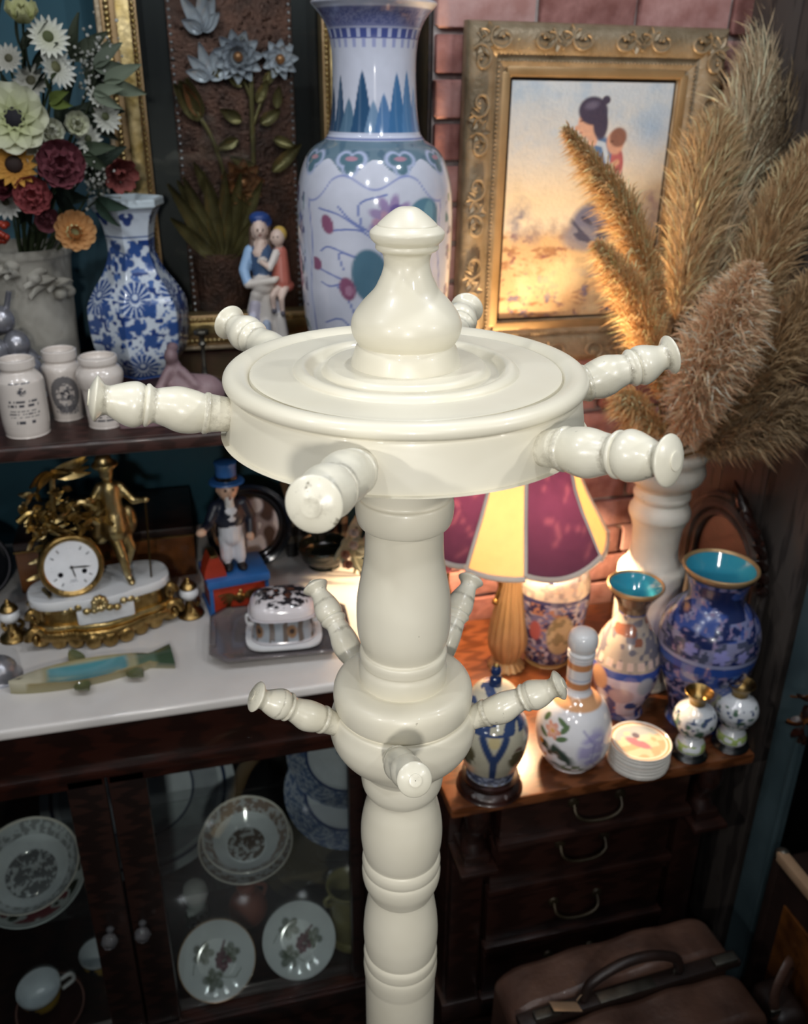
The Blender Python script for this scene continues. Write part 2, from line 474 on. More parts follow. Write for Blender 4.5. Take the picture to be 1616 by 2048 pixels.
def figure(name, prims, parent=None, mat='skin', voxel=.003, smooth=2, loc=(0, 0, 0), rot=(0, 0, 0)):
    """one continuous body: limbs and masses fused by a voxel remesh, coloured by the mass they came from
    prims: ('c', p0, p1, r0, r1, colour) tapered limb; ('e', centre, radii, colour[, rot]) mass; colour-only ('p', centre, radius, colour)"""
    mb = MB()
    for p in prims:
        if p[0] == 'c':
            a, b = np.array(p[1], float), np.array(p[2], float); n = 7
            pts = [a + (b - a) * t / n for t in range(n + 1)]; rr = [p[3] + (p[4] - p[3]) * t / n for t in range(n + 1)]
            mb.add(tube(pts, rr, 12)); mb.add(sph(a, p[3], 12, 8)); mb.add(sph(b, p[4], 12, 8))
        elif p[0] == 'e': mb.add(sph(p[1], p[2], 18, 12, p[4] if len(p) > 4 else None))
    me = mb.mesh(name); o = O(name, me, mat, parent, loc, rot)
    md = o.modifiers.new('remesh', 'REMESH'); md.mode = 'VOXEL'; md.voxel_size = voxel; md.use_smooth_shade = True
    s = o.modifiers.new('smooth', 'SMOOTH'); s.iterations = smooth; s.factor = .5
    dg = bpy.context.evaluated_depsgraph_get(); dg.update()
    m2 = bpy.data.meshes.new_from_object(o.evaluated_get(dg)); o.modifiers.clear()
    n = len(m2.vertices); V = np.zeros(n * 3, np.float32); m2.vertices.foreach_get('co', V); V = V.reshape(-1, 3)
    best = np.full(n, 1e9); C = np.ones((n, 3))
    for p in prims:
        if p[0] == 'c':
            a, b = np.array(p[1], float), np.array(p[2], float); d = b - a
            t = np.clip(((V - a) @ d) / (d @ d), 0, 1); D = np.linalg.norm(V - a - t[:, None] * d, axis=1) - (p[3] + (p[4] - p[3]) * t); c = p[5]
        elif p[0] == 'e':
            q = V - np.array(p[1]); r = np.array(p[2] if not np.isscalar(p[2]) else (p[2],) * 3)
            if len(p) > 4: q = q @ np.array(Euler(p[4]).to_matrix())
            D = (np.linalg.norm(q / r, axis=1) - 1) * r.min(); c = p[3]
        else:
            D = np.where(np.linalg.norm(V - np.array(p[1]), axis=1) < p[2], -1., 1e8); c = p[3]
        k = D < best; best[k] = D[k]; C[k] = lin(c)
    if 'Col' in m2.color_attributes: m2.color_attributes.remove(m2.color_attributes['Col'])
    a = m2.color_attributes.new('Col', 'FLOAT_COLOR', 'POINT'); a.data.foreach_set('color', np.hstack([C, np.ones((n, 1))]).astype(np.float32).ravel())
    m2.polygons.foreach_set('use_smooth', np.ones(len(m2.polygons), bool))
    m2.materials.clear(); m2.materials.append(MAT[mat] if isinstance(mat, str) else mat); o.data = m2; m2.name = name
    return o

# ================================================================== the setting
struct('floor', box((.2, .4, -.02), (4.4, 4.2, .04)), 'darkwood')
struct('wall_back', box((-.35, 2.15, 1.35), (2.9, .06, 2.7)), 'teal')
chim = struct('wall_chimney', box((.99, 2.00, 1.35), (.92, .318, 2.7)), 'mortar')
struct('wall_right', box((1.60, .72, 1.35), (.06, 2.9, 2.7)), 'teal')
struct('shadow_strip_1', box((.527, 1.985, 1.35), (.010, .29, 2.7), .002), 'darkwood')  # dark strip over the chimney's side return, stands in for its shadow
rb = random.Random(3)
brick_meshes = []
for k in range(6):
    v, f = box((0, 0, 0), (.196, .022, .066), .005, 2)
    jit = np.array([[rb.uniform(-1, 1) for _ in range(3)] for _ in range(len(v))]) * (.0022, .0015, .002)
    brick_meshes.append(mesh_np('brick', v + jit, f))
half = mesh_np('brick', *box((0, 0, 0), (.093, .022, .066), .005, 2))
z = .72; row = 0
while z < 2.12:                                              # the courses that show, bonded by half a brick
    x = .533 + (.0 if row % 2 else .103)
    if row % 2 == 0: O('brick', half, 'brick%d' % rb.randint(1, 4), chim, (.533 + .047, 1.835, z))
    while x + .1 < 1.44:
        O('brick', rb.choice(brick_meshes), 'brick%d' % rb.choice((1, 1, 2, 3, 3, 4)), chim, (x + .098, 1.834 + rb.uniform(-.003, .002), z), (0, rb.uniform(-.006, .006), 0))
        x += .207
    z += .0775; row += 1

# grey boarded side of the tall cupboard on the right, with the painted post in front of it
cup = thing('tall_cupboard', 'grey-brown boarded side of a tall cupboard behind the blue vases', 'cupboard', (1.155, 1.55, 0))
for k in range(3):
    B('board', box((.0 + .002 * k, -.185 + .155 * k, 1.15), (.03, .151, 2.3), .004), 'greywood', cup)
B('carcass', box((.20, -.03, 1.15), (.36, .50, 2.3), .004), 'greywood', cup)
pst = thing('painted_post', 'worn blue-green wooden post at the corner of the cupboard', 'post', (1.19, 1.19, 0))
B('shaft', box((-.062, .02, .85), (.018, .075, 1.70), .004), 'tealpost', pst)
B('corner_strip', box((-.073, -.016, .85), (.012, .010, 1.70), .003), 'tealpost', pst)
B('dark_stile', box((.12, .035, .85), (.34, .03, 1.70), .004), 'black', pst)

# carved arch that leans on the boards
arch = thing('carved_arch', 'dark brown carved wooden arch leaning on the grey boards', 'carving', (1.115, 1.50, .70), R(-90))
arcp = [(.135 * math.cos(t), 0, .27 + .135 * math.sin(t)) for t in np.linspace(0, PI, 22)]
m = MB()
for dr, rr in ((0, .015), (-.024, .008), (.018, .007)):
    k = (.135 + dr) / .135; m.add(tube([(p[0] * k, -.005, .27 + (p[2] - .27) * k) for p in arcp], rr, 8))
    for sx in (-1, 1): m.add(tube([(sx * .135 * k, -.005, .0), (sx * .135 * k, -.005, .27)], rr, 8))
m.build('arched_moulding', 'greywood', arch)
B('arch_panel', prism([(.13 * math.cos(t), .27 + .13 * math.sin(t)) for t in np.linspace(0, PI, 18)] + [(-.13, 0), (.13, 0)], .012), 'darkwood', arch)
crest = MB()
for t in np.linspace(.1, 1.35, 9):
    c = (.158 * math.cos(t), -.012, .27 + .158 * math.sin(t)); crest.add(xf(leaf(.05, .024, .4, .5, 4, 2, th=.006), c, align((math.cos(t + .4), -.3, math.sin(t + .4))) @ Matrix.Rotation(-PI / 2, 3, 'Y')))
    crest.add(sph(c, .011, 8, 6))
stuff(crest.build('carved_leaves', 'mahog', arch))

# ------------------------------------------------------------------ the turned hat stand
st = thing('hat_stand', 'tall cream painted turned wooden hat stand in front', 'coat stand', (.191, .726, 0))
SG = 96
B('finial', revolve([(.0004, 1.8152), (.008, 1.8142), (.0165, 1.8085), (.0232, 1.8025), (.0243, 1.8008), (.0262, 1.7998), (.0296, 1.7968), (.0304, 1.7945), (.0294, 1.7905), (.0262, 1.7872), (.0255, 1.7862), (.0258, 1.7835), (.0242, 1.7815), (.0203, 1.7790), (.0188, 1.7716), (.0203, 1.7640), (.0228, 1.7580), (.0272, 1.7500), (.0364, 1.7403), (.0438, 1.7301), (.0464, 1.7220), (.0460, 1.7160), (.0440, 1.7105), (.0412, 1.7062), (.0411, 1.7050), (.0432, 1.7010), (.0458, 1.6930), (.0472, 1.6880), (.0470, 1.6860), (.044, 1.6858)][::-1], SG, 5), 'cream', st)
B('wheel', revolve([(.03, 1.632), (.1500, 1.632), (.1548, 1.6325), (.1556, 1.6335), (.1545, 1.642), (.1518, 1.660), (.1502, 1.6695), (.1492, 1.6720), (.1505, 1.6735), (.1540, 1.6750), (.1553, 1.6785), (.1545, 1.6820), (.1515, 1.6850), (.1470, 1.6862), (.1415, 1.6852), (.1362, 1.6822), (.1340, 1.6795), (.1334, 1.6786), (.1322, 1.6812), (.1296, 1.6826), (.1000, 1.6830), (.0966, 1.6830), (.0950, 1.6852), (.0910, 1.6876), (.0862, 1.6870), (.0826, 1.6834), (.0785, 1.6800), (.0728, 1.6803), (.0700, 1.6845), (.0672, 1.6874), (.0630, 1.6880), (.0400, 1.6880)], 144, 4), 'cream', st)
B('upper_column', revolve([(.040, 1.632), (.040, 1.575), (.0405, 1.5655), (.0438, 1.5635), (.0452, 1.5590), (.0457, 1.5523), (.0450, 1.5450), (.0434, 1.5392), (.0416, 1.5372), (.0372, 1.5366), (.0366, 1.5355), (.0367, 1.5282), (.0380, 1.4998), (.0420, 1.4760), (.0447, 1.4600), (.0458, 1.4450), (.0456, 1.4261), (.0440, 1.4140), (.0412, 1.4052), (.0400, 1.4015), (.0405, 1.4000), (.0428, 1.3985), (.0436, 1.3946), (.0428, 1.3885), (.0420, 1.3865), (.0421, 1.3845), (.0436, 1.3800), (.0439, 1.3740), (.0434, 1.3640)][::-1], SG, 4), 'cream', st)
B('collar', revolve([(.040, 1.3645), (.0445, 1.3642), (.0500, 1.3648), (.0600, 1.3640), (.0660, 1.3610), (.0695, 1.3550), (.0706, 1.3468), (.0702, 1.3390), (.0692, 1.3345), (.0680, 1.3325), (.0664, 1.3312), (.0668, 1.3300), (.0705, 1.3285), (.0730, 1.3210), (.0752, 1.3130), (.0755, 1.3060), (.0742, 1.2965), (.0710, 1.2880), (.0650, 1.2785), (.0560, 1.2690), (.0480, 1.2610), (.0440, 1.2545), (.0430, 1.2520), (.0432, 1.2500), (.0438, 1.2430), (.0436, 1.2361), (.0425, 1.2290), (.0398, 1.2224), (.0370, 1.2205)][::-1], SG, 4), 'cream', st)
B('lower_column', revolve([(.0362, 1.2215), (.0358, 1.2150), (.0375, 1.2060), (.0403, 1.1956), (.0436, 1.1780), (.0448, 1.1633), (.0446, 1.1500), (.0432, 1.1370), (.0414, 1.1290), (.0412, 1.1275), (.0425, 1.1255), (.0438, 1.1210), (.0438, 1.1150), (.0428, 1.1108), (.0426, 1.1100), (.0438, 1.1070), (.0443, 1.1011), (.0434, 1.0920), (.0412, 1.0840), (.0372, 1.0730), (.0366, 1.0715), (.0372, 1.0650), (.0390, 1.0524), (.0418, 1.0330), (.0434, 1.0134), (.0435, 1.0000), (.0425, .9850), (.0414, .9790), (.0414, .9780), (.0428, .9755), (.0437, .9714), (.0434, .9640), (.0427, .9600), (.0428, .9590), (.0438, .9550), (.0440, .9463), (.0430, .9340), (.0422, .9270), (.0422, .9110), (.0420, .60), (.043, .42), (.052, .36), (.052, .33), (.045, .31), (.060, .25), (.060, .16), (.050, .12)][::-1], SG, 3), 'cream', st)
for k in range(3):
    a = R(30 + 120 * k); d = np.array((math.cos(a), math.sin(a), 0))
    B('foot', tube(curve([tuple(d * .045 + (0, 0, .22)), tuple(d * .13 + (0, 0, .19)), tuple(d * .20 + (0, 0, .07)), tuple(d * .25 + (0, 0, .018))]), np.linspace(.024, .016, 37), 12), 'cream', st)
PEGP = [(.0110, -.012), (.0112, .0), (.0121, .012), (.0133, .0215), (.0140, .0228), (.0143, .0255), (.0132, .0272), (.0134, .0285), (.0146, .034), (.0154, .043), (.0150, .050), (.0134, .057), (.0121, .0635), (.0116, .0660), (.0124, .0688), (.0138, .0708), (.0144, .0722), (.0140, .0740), (.0128, .0750), (.0138, .0762), (.0151, .0800), (.0153, .0838), (.0144, .0890), (.0126, .0950), (.0104, .1010), (.0097, .1040), (.0104, .1070), (.0130, .1098), (.0148, .1118), (.0147, .1135), (.0110, .1160), (.0065, .1178), (.0056, .1182), (.0053, .1190), (.0004, .1192)]


def peg(p0, p1, s, seed):
    d = Vector(p1) - Vector(p0); L = d.length
    v, f = revolve([(r * s, zz * L / .1192) for r, zz in PEGP], 40, 4)
    q = random.Random(seed); v = v.copy()
    v[:, 0] += .0006 * np.sin(v[:, 2] * 140 + seed); v[:, 1] += .0006 * np.cos(v[:, 2] * 110 + seed * 2)
    o = B('peg', (v, f), 'peg', st, p0, align(d).to_euler()); return o


for k, (az, rt, zt) in enumerate(((1.0, .261, 1.679), (60.5, .268, 1.681), (121.0, .264, 1.680), (181.0, .261, 1.677), (243.0, .268, 1.673), (299.5, .262, 1.675))):
    a = R(az); c, s = math.cos(a), math.sin(a)
    peg((.147 * c, .147 * s, 1.652), (rt * c, rt * s, zt), 1.22, k)
for k, (az, rt, zt) in enumerate(((-101, .166, 1.377), (-23, .160, 1.374), (49, .180, 1.392), (111, .178, 1.390), (183, .152, 1.374))):
    a = R(az); c, s = math.cos(a), math.sin(a)
    if k == 0: c, s, a = math.cos(R(-112)), math.sin(R(-112)), R(-101)
    peg((.066 * c, .066 * s, 1.316), (rt * math.cos(a), rt * math.sin(a), zt), 1.0, 11 + k)

# ================================================================== sideboard with marble top (left)
sb = thing('sideboard', 'dark mahogany sideboard with glazed doors and a white marble top', 'sideboard', (-.20, 1.72, 0))
X0, Y0 = .20, -1.72                                            # local = world + (X0, Y0)


def sbx(name, x0, x1, y0, y1, z0, z1, mat='mahog', bev=.003, parent=None):
    return B(name, box(((x0 + x1) / 2 + X0, (y0 + y1) / 2 + Y0, (z0 + z1) / 2), (x1 - x0, y1 - y0, z1 - z0), bev), mat, parent or sb)


B('marble_top', box((X0 - .19, 1.735 + Y0, .889), (1.10, .745, .022), .007, 3), 'marble', sb)
sbx('frieze', -.73, .345, 1.388, 2.08, .765, .877)
sbx('frieze_moulding', -.735, .35, 1.378, 1.41, .752, .772, bev=.006)
sbx('bottom', -.73, .345, 1.40, 2.08, .0, .05, 'darkwood')
sbx('back_panel', -.73, .345, 2.06, 2.08, .05, .765, 'blackvoid')
sbx('side_panel', .322, .345, 1.40, 2.08, .0, .765, 'darkwood')
sbx('side_panel', -.73, -.71, 1.40, 2.08, .0, .765, 'darkwood')
sbx('pilaster', .285, .347, 1.383, 1.405, .0, .752, 'darkwood', .004)
sbx('plinth', -.735, .352, 1.372, 1.40, .0, .045, 'darkwood', .004)
for k, zz in enumerate((.058, .066)): sbx('plinth_moulding', -.135, .29, 1.366 + k * .006, 1.388, zz - .011, zz - .003, 'mahog', .003)
sbx('inner_shelf', -.708, .32, 1.47, 1.76, .322, .330, 'tintglass', .001)
for nm, xa, xb, kx in (('left', -.69, -.203, -.24), ('right', -.198, .284, -.177)):
    d = O('door', mesh_np('door', *box(((xa + xb) / 2 + X0, 1.395 + Y0, .742), (xb - xa, .022, .022), .003)), 'mahog', sb)
    for a, b in ((xa, xa + .068), (xb - .068, xb)) if nm == 'left' else ((xa, xa + .068), (xb - .03, xb)): sbx('stile', a, b, 1.384, 1.406, .05, .752, 'darkwood', .004, d)
    sbx('bottom_rail', xa, xb, 1.384, 1.406, .045, .062, 'mahog', .003, d)
    sbx('pane', xa + .05, xb - .02, 1.397, 1.400, .055, .748, 'glass', 0, d)
    kb = MB().add(revolve([(.0004, 0), (.009, 0), (.008, .004), (.0055, .008), (.006, .014), (.013, .020), (.0165, .027), (.0165, .033), (.012, .040), (.0004, .043)], 8))
    kb.build('glass_knob', 'crystal', d, (kx + X0, 1.384 + Y0, .366), (PI / 2, 0, 0), smooth=False)


def dish_prof(r, h, foot=.55, lip=.003, well=.0):
    return [(.0004, .0), (r * foot * .95, 0), (r * foot, .002), (r * .86, h * .62), (r, h), (r * 1.0, h + lip), (r * .985, h + lip), (r * .86, h * .62 + lip + .001), (r * foot, .005 + well), (r * foot * .8, .004 + well), (.0004, .004 + well)]


def dish(name, label, cat, r, h, paint, loc, tilt, foot=.55, rz=0., group=None, sx=1., sy=1., seg=128):
    o = painted(name, dish_prof(r, h, foot), 'paint', paint, None, loc, seg, 6, 0, sx=sx, sy=sy)
    o.rotation_euler = (R(tilt), 0, R(rz)); return tag(o, label, cat, group)


def grapes(X, Z, A, rr, sd=0):
    x, y = rr * np.sin(A), -rr * np.cos(A); C = base(X, '#dfe4e6'); a = -.4 + sd
    mix(C, el(rr, rr * 0, .086, 0, .0025, 1), '#b98a50')
    for (cx, cy, s) in ((-.028, .018, .028), (.030, .006 + sd * .01, .026), (-.012, -.040, .028)):
        mix(C, flower(x, y, cx, cy, s, 5, cx * 40) * (.55 + .45 * seg_noise(x, y, 220, 3)), '#3f4c2c')
    for k in range(16):
        t = k * 2.4; q = .004 * math.sqrt(k); mix(C, el(x, y, .006 + q * math.cos(t) + q * .5, -.006 + q * math.sin(t) * 1.2, .006, .006), ('#5a2f3c', '#744353', '#4a2733')[k % 3])
    mix(C, ln_(x, y, [(.008, .005), (.016, .022), (.022, .034)], .003), '#5a2f3c')
    mix(C, ln_(x, y, [(.01, -.04), (.035, -.045), (.05, -.03)], .0012) + ln_(x, y, [(-.05, 0), (-.055, -.02)], .0012), '#7b8a72')
    return C


dish('grape_plate', 'white saucer plate with purple grapes, leaning beside the left door stile', 'plate', .085, .018, grapes, (-.043, 1.468, .116), 48, rz=3)
dish('grape_plate', 'white saucer plate with grapes, leaning next to the olive jug', 'plate', .083, .018, lambda X, Z, A, rr: grapes(X, Z, A + .35, rr, .3), (.145, 1.478, .114), 48, rz=-3)


def transfer(c1, c2, inner, seed, rim='#d8d2c8'):
    def f(X, Z, A, rr):
        x, y = rr * np.sin(A), -rr * np.cos(A); C = base(X, '#d5dadd'); rm = rr.max()
        n = seg_noise(x, y, 130, seed) * .6 + seg_noise(x, y, 320, seed + 1) * .4
        mix(C, ((rr > rm * .74) & (rr < rm * .96)) * (.35 + .65 * (n > .48)), c1)
        mix(C, (rr < rm * inner) * (.3 + .7 * (n > .45)) + x * 0, c2)
        mix(C, (rr > rm * .955) + x * 0., rim); return C
    return f


dish('floral_bowl', 'white bowl with brown floral print, on the dish behind the right door', 'bowl', .094, .045, transfer('#8d7b70', '#62564e', .44, 5), (.047, 1.535, .372), 14, .5)
dish('floral_dish', 'brown printed dish carrying the brown floral bowl', 'dish', .104, .030, transfer('#8a7c74', '#8a7c74', .2, 8), (.046, 1.55, .345), 12, .5)
dish('landscape_bowl', 'large white bowl with a grey landscape print behind the left door', 'bowl', .102, .050, transfer('#8f9293', '#6d6f72', .5, 15), (-.398, 1.535, .400), 22, .5)


def rosy(X, Z, A, rr):
    x, y = rr * np.sin(A), -rr * np.cos(A); C = base(X, '#c9d0cf'); n = seg_noise(x, y, 60, 4)
    mix(C, (rr > .07) * (rr < .1) * (n > .55), '#7d4046'); mix(C, (rr > .07) * (rr < .1) * (n < .3), '#26331f'); return C


dish('rose_dish', 'green and rose rimmed dish under the grey landscape bowl', 'dish', .112, .030, rosy, (-.402, 1.55, .368), 20, .5)


def bluerim(X, Z, A, rr):
    x, y = rr * np.sin(A), -rr * np.cos(A); C = base(X, '#c9ced6'); n = seg_noise(A * 40, rr * 300, 1., 2)
    mix(C, (rr > .095) * (.45 + .55 * (n > .5)), '#55688c'); mix(C, (rr > .088) * (rr < .095) + 0 * x, '#3d4c74')
    mix(C, flower(x, y, .01, .02, .035, 7) * (seg_noise(x, y, 160, 6) > .4), '#46557c'); return C


dish('blue_plate', 'blue printed dinner plate standing lower and in front at the right', 'plate', .140, .020, bluerim, (.285, 1.62, .395), 26, .62)
dish('blue_plate', 'blue printed dinner plate standing behind and above its twin', 'plate', .138, .020, bluerim, (.300, 1.684, .452), 26, .62)


def platter(X, Z, A, rr):
    x, y = rr * np.sin(A), -rr * np.cos(A); C = base(X, '#cbd1d8'); rm = .232 + .0 * rr
    mix(C, ((rr > .135) & (rr < .195)) * (.55 + .3 * seg_noise(x, y, 60, 3)), '#8d929a'); mix(C, ((rr > .207) & (rr < .216)) + 0. * x, '#2d3c5c')
    mix(C, ((rr > .128) & (rr < .135)) + 0. * x, '#4b5468'); return C


dish('serving_platter', 'very large white platter with navy line, standing behind both doors', 'platter', .235, .03, platter, (-.195, 1.885, .275), 66, .6, sx=1.0, sy=.92)
m = thing('olive_jug', 'olive green glazed jug with small ear handles, behind the turned column', 'jug', (.268, 1.50, .05))
B('body', revolve([(.0004, 0), (.038, 0), (.040, .012), (.034, .022), (.038, .04), (.045, .09), (.046, .14), (.044, .165), (.052, .18), (.048, .182), (.041, .165), (.042, .1), (.0004, .02)], 40, 4), 'olive', m)
for a in (200, 20): B('ear_handle', tube(curve([(.045 * math.cos(R(a)), .045 * math.sin(R(a)), .172), (.062 * math.cos(R(a)), .062 * math.sin(R(a)), .165), (.058 * math.cos(R(a)), .058 * math.sin(R(a)), .148), (.044 * math.cos(R(a)), .044 * math.sin(R(a)), .145)], 5), .005, 8), 'olive', m)
m = thing('terracotta_bottle', 'small red terracotta bottle on the sideboard floor', 'bottle', (.040, 1.62, .05))
B('body', revolve([(.0004, 0), (.030, 0), (.045, .02), (.047, .045), (.036, .072), (.02, .084), (.014, .09), (.024, .105), (.020, .12), (.0004, .122)], 32, 4), 'terracotta', m)
B('handle', tube(curve([(.02, 0, .11), (.045, 0, .10), (.04, 0, .07)], 6), .005, 8), 'terracotta', m)
m = thing('herb_pot', 'white and green covered pot on the sideboard floor', 'pot', (-.080, 1.64, .05))
painted('body', [(.0004, 0), (.026, 0), (.030, .03), (.022, .055), (.025, .08), (.0004, .082)], 'paint', lambda X, Z, A, rr: mix(base(X, '#c8d2d0'), (Z < .045) * (seg_noise(X, Z, 90, 3) > .4), '#23382a'), m)
B('lid', revolve([(.027, .082), (.031, .095), (.026, .118), (.012, .13), (.0004, .132)], 28, 4), 'white', m)


def yellowcup(name, label, loc, s, rz):
    t = thing(name, label, 'cup', loc, rz)

    def pc(X, Z, A, rr):
        C = base(X, '#d5dbe0'); out = (np.arange(rr.shape[0]) < np.argmax(Z[:, 0]))[:, None]
        mix(C, out * (Z < .056 * s), '#16242c'); mix(C, out * (seg_noise(X, Z, 38 / s, 5) > .55) * (Z < .052 * s), '#c09a34'); return C
    painted('bowl', [(.0004, 0), (.02 * s, 0), (.022 * s, .006 * s), (.036 * s, .02 * s), (.044 * s, .045 * s), (.046 * s, .062 * s), (.044 * s, .062 * s), (.040 * s, .04 * s), (.030 * s, .014 * s), (.0004, .010 * s)], 'paint', pc, t, seg=64, sub=5)
    B('handle', tube(curve([(.042 * s, 0, .05 * s), (.066 * s, 0, .052 * s), (.068 * s, 0, .03 * s), (.042 * s, 0, .02 * s)], 6), .0042 * s, 8), 'white', t)
    return t


c = yellowcup('teacup', 'dark blue and yellow teacup tipped on its red saucer', (-.412, 1.47, .085), 1.0, .5); c.rotation_euler = (R(3), R(-7), .3)
yellowcup('teacup', 'dark blue and yellow teacup half hidden by the left door stile', (-.306, 1.56, .05), .9, .3)
o = dish('saucer', 'dark red banded saucer below the tipped yellow teacup', 'saucer', .075, .016, lambda X, Z, A, rr: mix(base(X, '#2a1614'), np.clip(1 - np.abs(rr - .070) / .002, 0, 1) + 0 * X, '#b08478'), (-.405, 1.475, .060), 14)
o = dish('oval_dish', 'brown and cream oval dish lying low behind the floral bowls', 'dish', .125, .02, lambda X, Z, A, rr: mix(base(X, '#6f6650'), (rr > .1) + 0. * X, '#4e4632'), (.205, 1.74, .12), 55, .7)
tag(B('brass_lid', revolve([(.0004, .03), (.02, .026), (.04, .012), (.048, 0), (.044, 0), (.0004, .02)], 32, 4), 'olive', None, (-.47, 1.71, .33)), 'dull yellow domed lid at the back of the left door', 'lid')

# ------------------------------------------------------------------ on the marble top: gilt clock
ck = thing('mantel_clock', 'gilt mantel clock with a seated man, white dial and white onyx base', 'clock', (-.190, 1.665, .9), R(10))
ck.scale = (.87, .90, .96)
outl = []


def loopd(w, d, bow, n=40):
    """base outline: straight back, bowed front, rounded ends"""
    P = []
    for i in range(n):
        t = i / n * 2 * PI; c, s = math.cos(t), math.sin(t)
        x = w * (abs(c) ** .55) * (1 if c > 0 else -1); y = d * (abs(s) ** .7) * (1 if s > 0 else -1)
        if y < 0: y -= bow * max(0, 1 - (x / w * 2.0) ** 2)
        P.append((x, y))
    return P


def slab(w, d, bow, z0, z1, lip=0., n=48):
    P = loopd(w, d, bow, n); V = []; zz = [(z0, 1.), (z0 + lip, 1 + lip / w), (z1 - lip, 1 + lip / w), (z1, 1.)] if lip else [(z0, 1.), (z1, 1.)]
    for z, k in zz: V += [(x * k, y * k, z) for x, y in P]
    Fc = [[i * n + j, i * n + (j + 1) % n, (i + 1) * n + (j + 1) % n, (i + 1) * n + j] for i in range(len(zz) - 1) for j in range(n)]
    return np.array(V), Fc + [list(range(n))[::-1], [(len(zz) - 1) * n + j for j in range(n)]]


B('lower_plinth', slab(.158, .070, .022, .022, .042, .004), 'gold', ck)
B('middle_moulding', slab(.150, .064, .020, .042, .054, .003), 'goldpale', ck)
B('plinth_frame', slab(.142, .058, .014, .054, .092, 0), 'gold', ck)
B('onyx_front', xf(slab(.060, .006, .004, -.016, .016, .002), (-.0, -.072, .073)), 'onyx', ck)
B('onyx_top', slab(.152, .066, .016, .092, .112, .003), 'onyx', ck)
sw = MB()
for i in range(30):                                            # cast garland along the top edge
    t = PI + PI * i / 29; x = .150 * math.cos(t); y = .064 * math.sin(t) - .018 * max(0, 1 - (x / .15 * 2) ** 2)
    sw.add(sph((x, y - .004, .092 + .006 * math.sin(i * 1.9)), (.0095, .007, .0075), 8, 6))
for i in range(9): sw.add(sph((-.012 + .011 * math.cos(i * .7), -.088, .105 + .011 * math.sin(i * .7)), .0085, 8, 6))
stuff(sw.build('garland', 'goldpale', ck))
for i in range(9):
    x = -.14 + .28 * i / 8; y = -.066 * (1 - abs(x / .17) ** 3) - .02 * max(0, 1 - (x / .15 * 2) ** 2)
    B('foot_scallop', MB().add(xf(sph((0, 0, 0), (.019, .008, .016), 12, 8), (x, y, .018))).add(sph((x, y - .006, .012), (.008, .006, .010), 8, 6)).V and xf(sph((0, 0, 0), (.019, .009, .019), 12, 8), (x, y - .002, .019)), 'gold', ck)
for sx in (-1, 1):
    B('scroll_foot', tube([(sx * (.150 + .020 * math.cos(t) * (1 - t / 9)), -.045, .030 + .026 * math.sin(t) * (1 - t / 9)) for t in np.linspace(0, 7.5, 30)], np.linspace(.010, .005, 30), 8), 'gold', ck)
    B('scroll_bracket', tube([(sx * (.150 + .012 * math.cos(t) * (1 - t / 9)), -.040, .075 + .020 * math.sin(t) * (1 - t / 9)) for t in np.linspace(0, 7.5, 26)], np.linspace(.008, .004, 26), 8), 'gold', ck)
DX, DZ = -.055, .178
dr = B('drum_case', xf(revolve([(.0004, -.06), (.050, -.06), (.060, -.052), (.063, .0), (.060, .040), (.0004, .040)], 40, 1), (DX, 0, DZ), (R(90), 0, 0)), 'bronze', ck)
B('bezel', xf(revolve([(.054, .0), (.066, .0), (.0695, .006), (.066, .013), (.060, .012), (.0565, .009), (.054, .006)], 56, 3, caps=False), (DX, -.038, DZ), (R(90), 0, 0)), 'gold', ck)


def dial(X, Z, A, rr):
    x, y = rr * np.sin(A), -rr * np.cos(A); C = base(X, '#eceef2')
    for k in range(12):
        t = k * PI / 6; c, s = math.sin(t), math.cos(t)
        for q in (-.0022, 0, .0022) if k % 3 else (-.003, -.001, .001, .003): mix(C, ln_(x, y, [(.0405 * c + q * s, .0405 * s - q * c), (.0485 * c + q * s, .0485 * s - q * c)], .0008), '#3a3c46')
    for q in (-.025, .025): mix(C, el(x, y, q, -.014, .0062, .0062, soft=.15), '#101014')
    mix(C, ln_(x, y, [(-.006, -.030), (.006, -.030)], .0012), '#9a9ca4'); mix(C, ln_(x, y, [(-.008, -.034), (.008, -.034)], .0009), '#9a9ca4'); return C


o = painted('dial', [(.0005 + .0565 * i / 60, .0022 * (1 - (i / 60) ** 2)) for i in range(61)][::-1], 'paint', dial, dr, (DX, -.046, DZ), 140, 1); o.rotation_euler = (R(90), 0, 0)
for ang, L in ((96, .040), (168, .026)):
    a = R(ang); B('hand', prism([(-.0011, 0), (-.0015, L * .7), (0, L), (.0015, L * .7), (.0011, 0), (0, -.006)], .0008), 'black', dr, (DX, -.0505, DZ), (0, a, 0))
B('hand_boss', xf(sph((0, 0, 0), (.0035, .0035, .002), 10, 6), (DX, -.0508, DZ), (R(90), 0, 0)), 'black', dr)
fo = MB(); q = random.Random(5)                                # cast tree and foliage above the drum
for i in range(95):
    t = q.random(); x = DX - .052 + .125 * t + q.uniform(-.02, .02); zz = DZ + .058 + .075 * q.random() * (1 - abs(t - .42)) + (.02 if .3 < t < .6 else 0)
    if i < 34: x = DX - .045 + q.uniform(-.028, .02); zz = DZ - .055 + .12 * q.random() if i < 14 else zz
    d = (q.uniform(-1, 1), q.uniform(-1, -.1), q.uniform(-.4, 1)); fo.add(xf(leaf(q.uniform(.022, .042), .014, .5, q.uniform(-.6, .6), 4, 2, th=.003), (x, q.uniform(-.02, .02), zz), align(d) @ Matrix.Rotation(-PI / 2, 3, 'Y')))
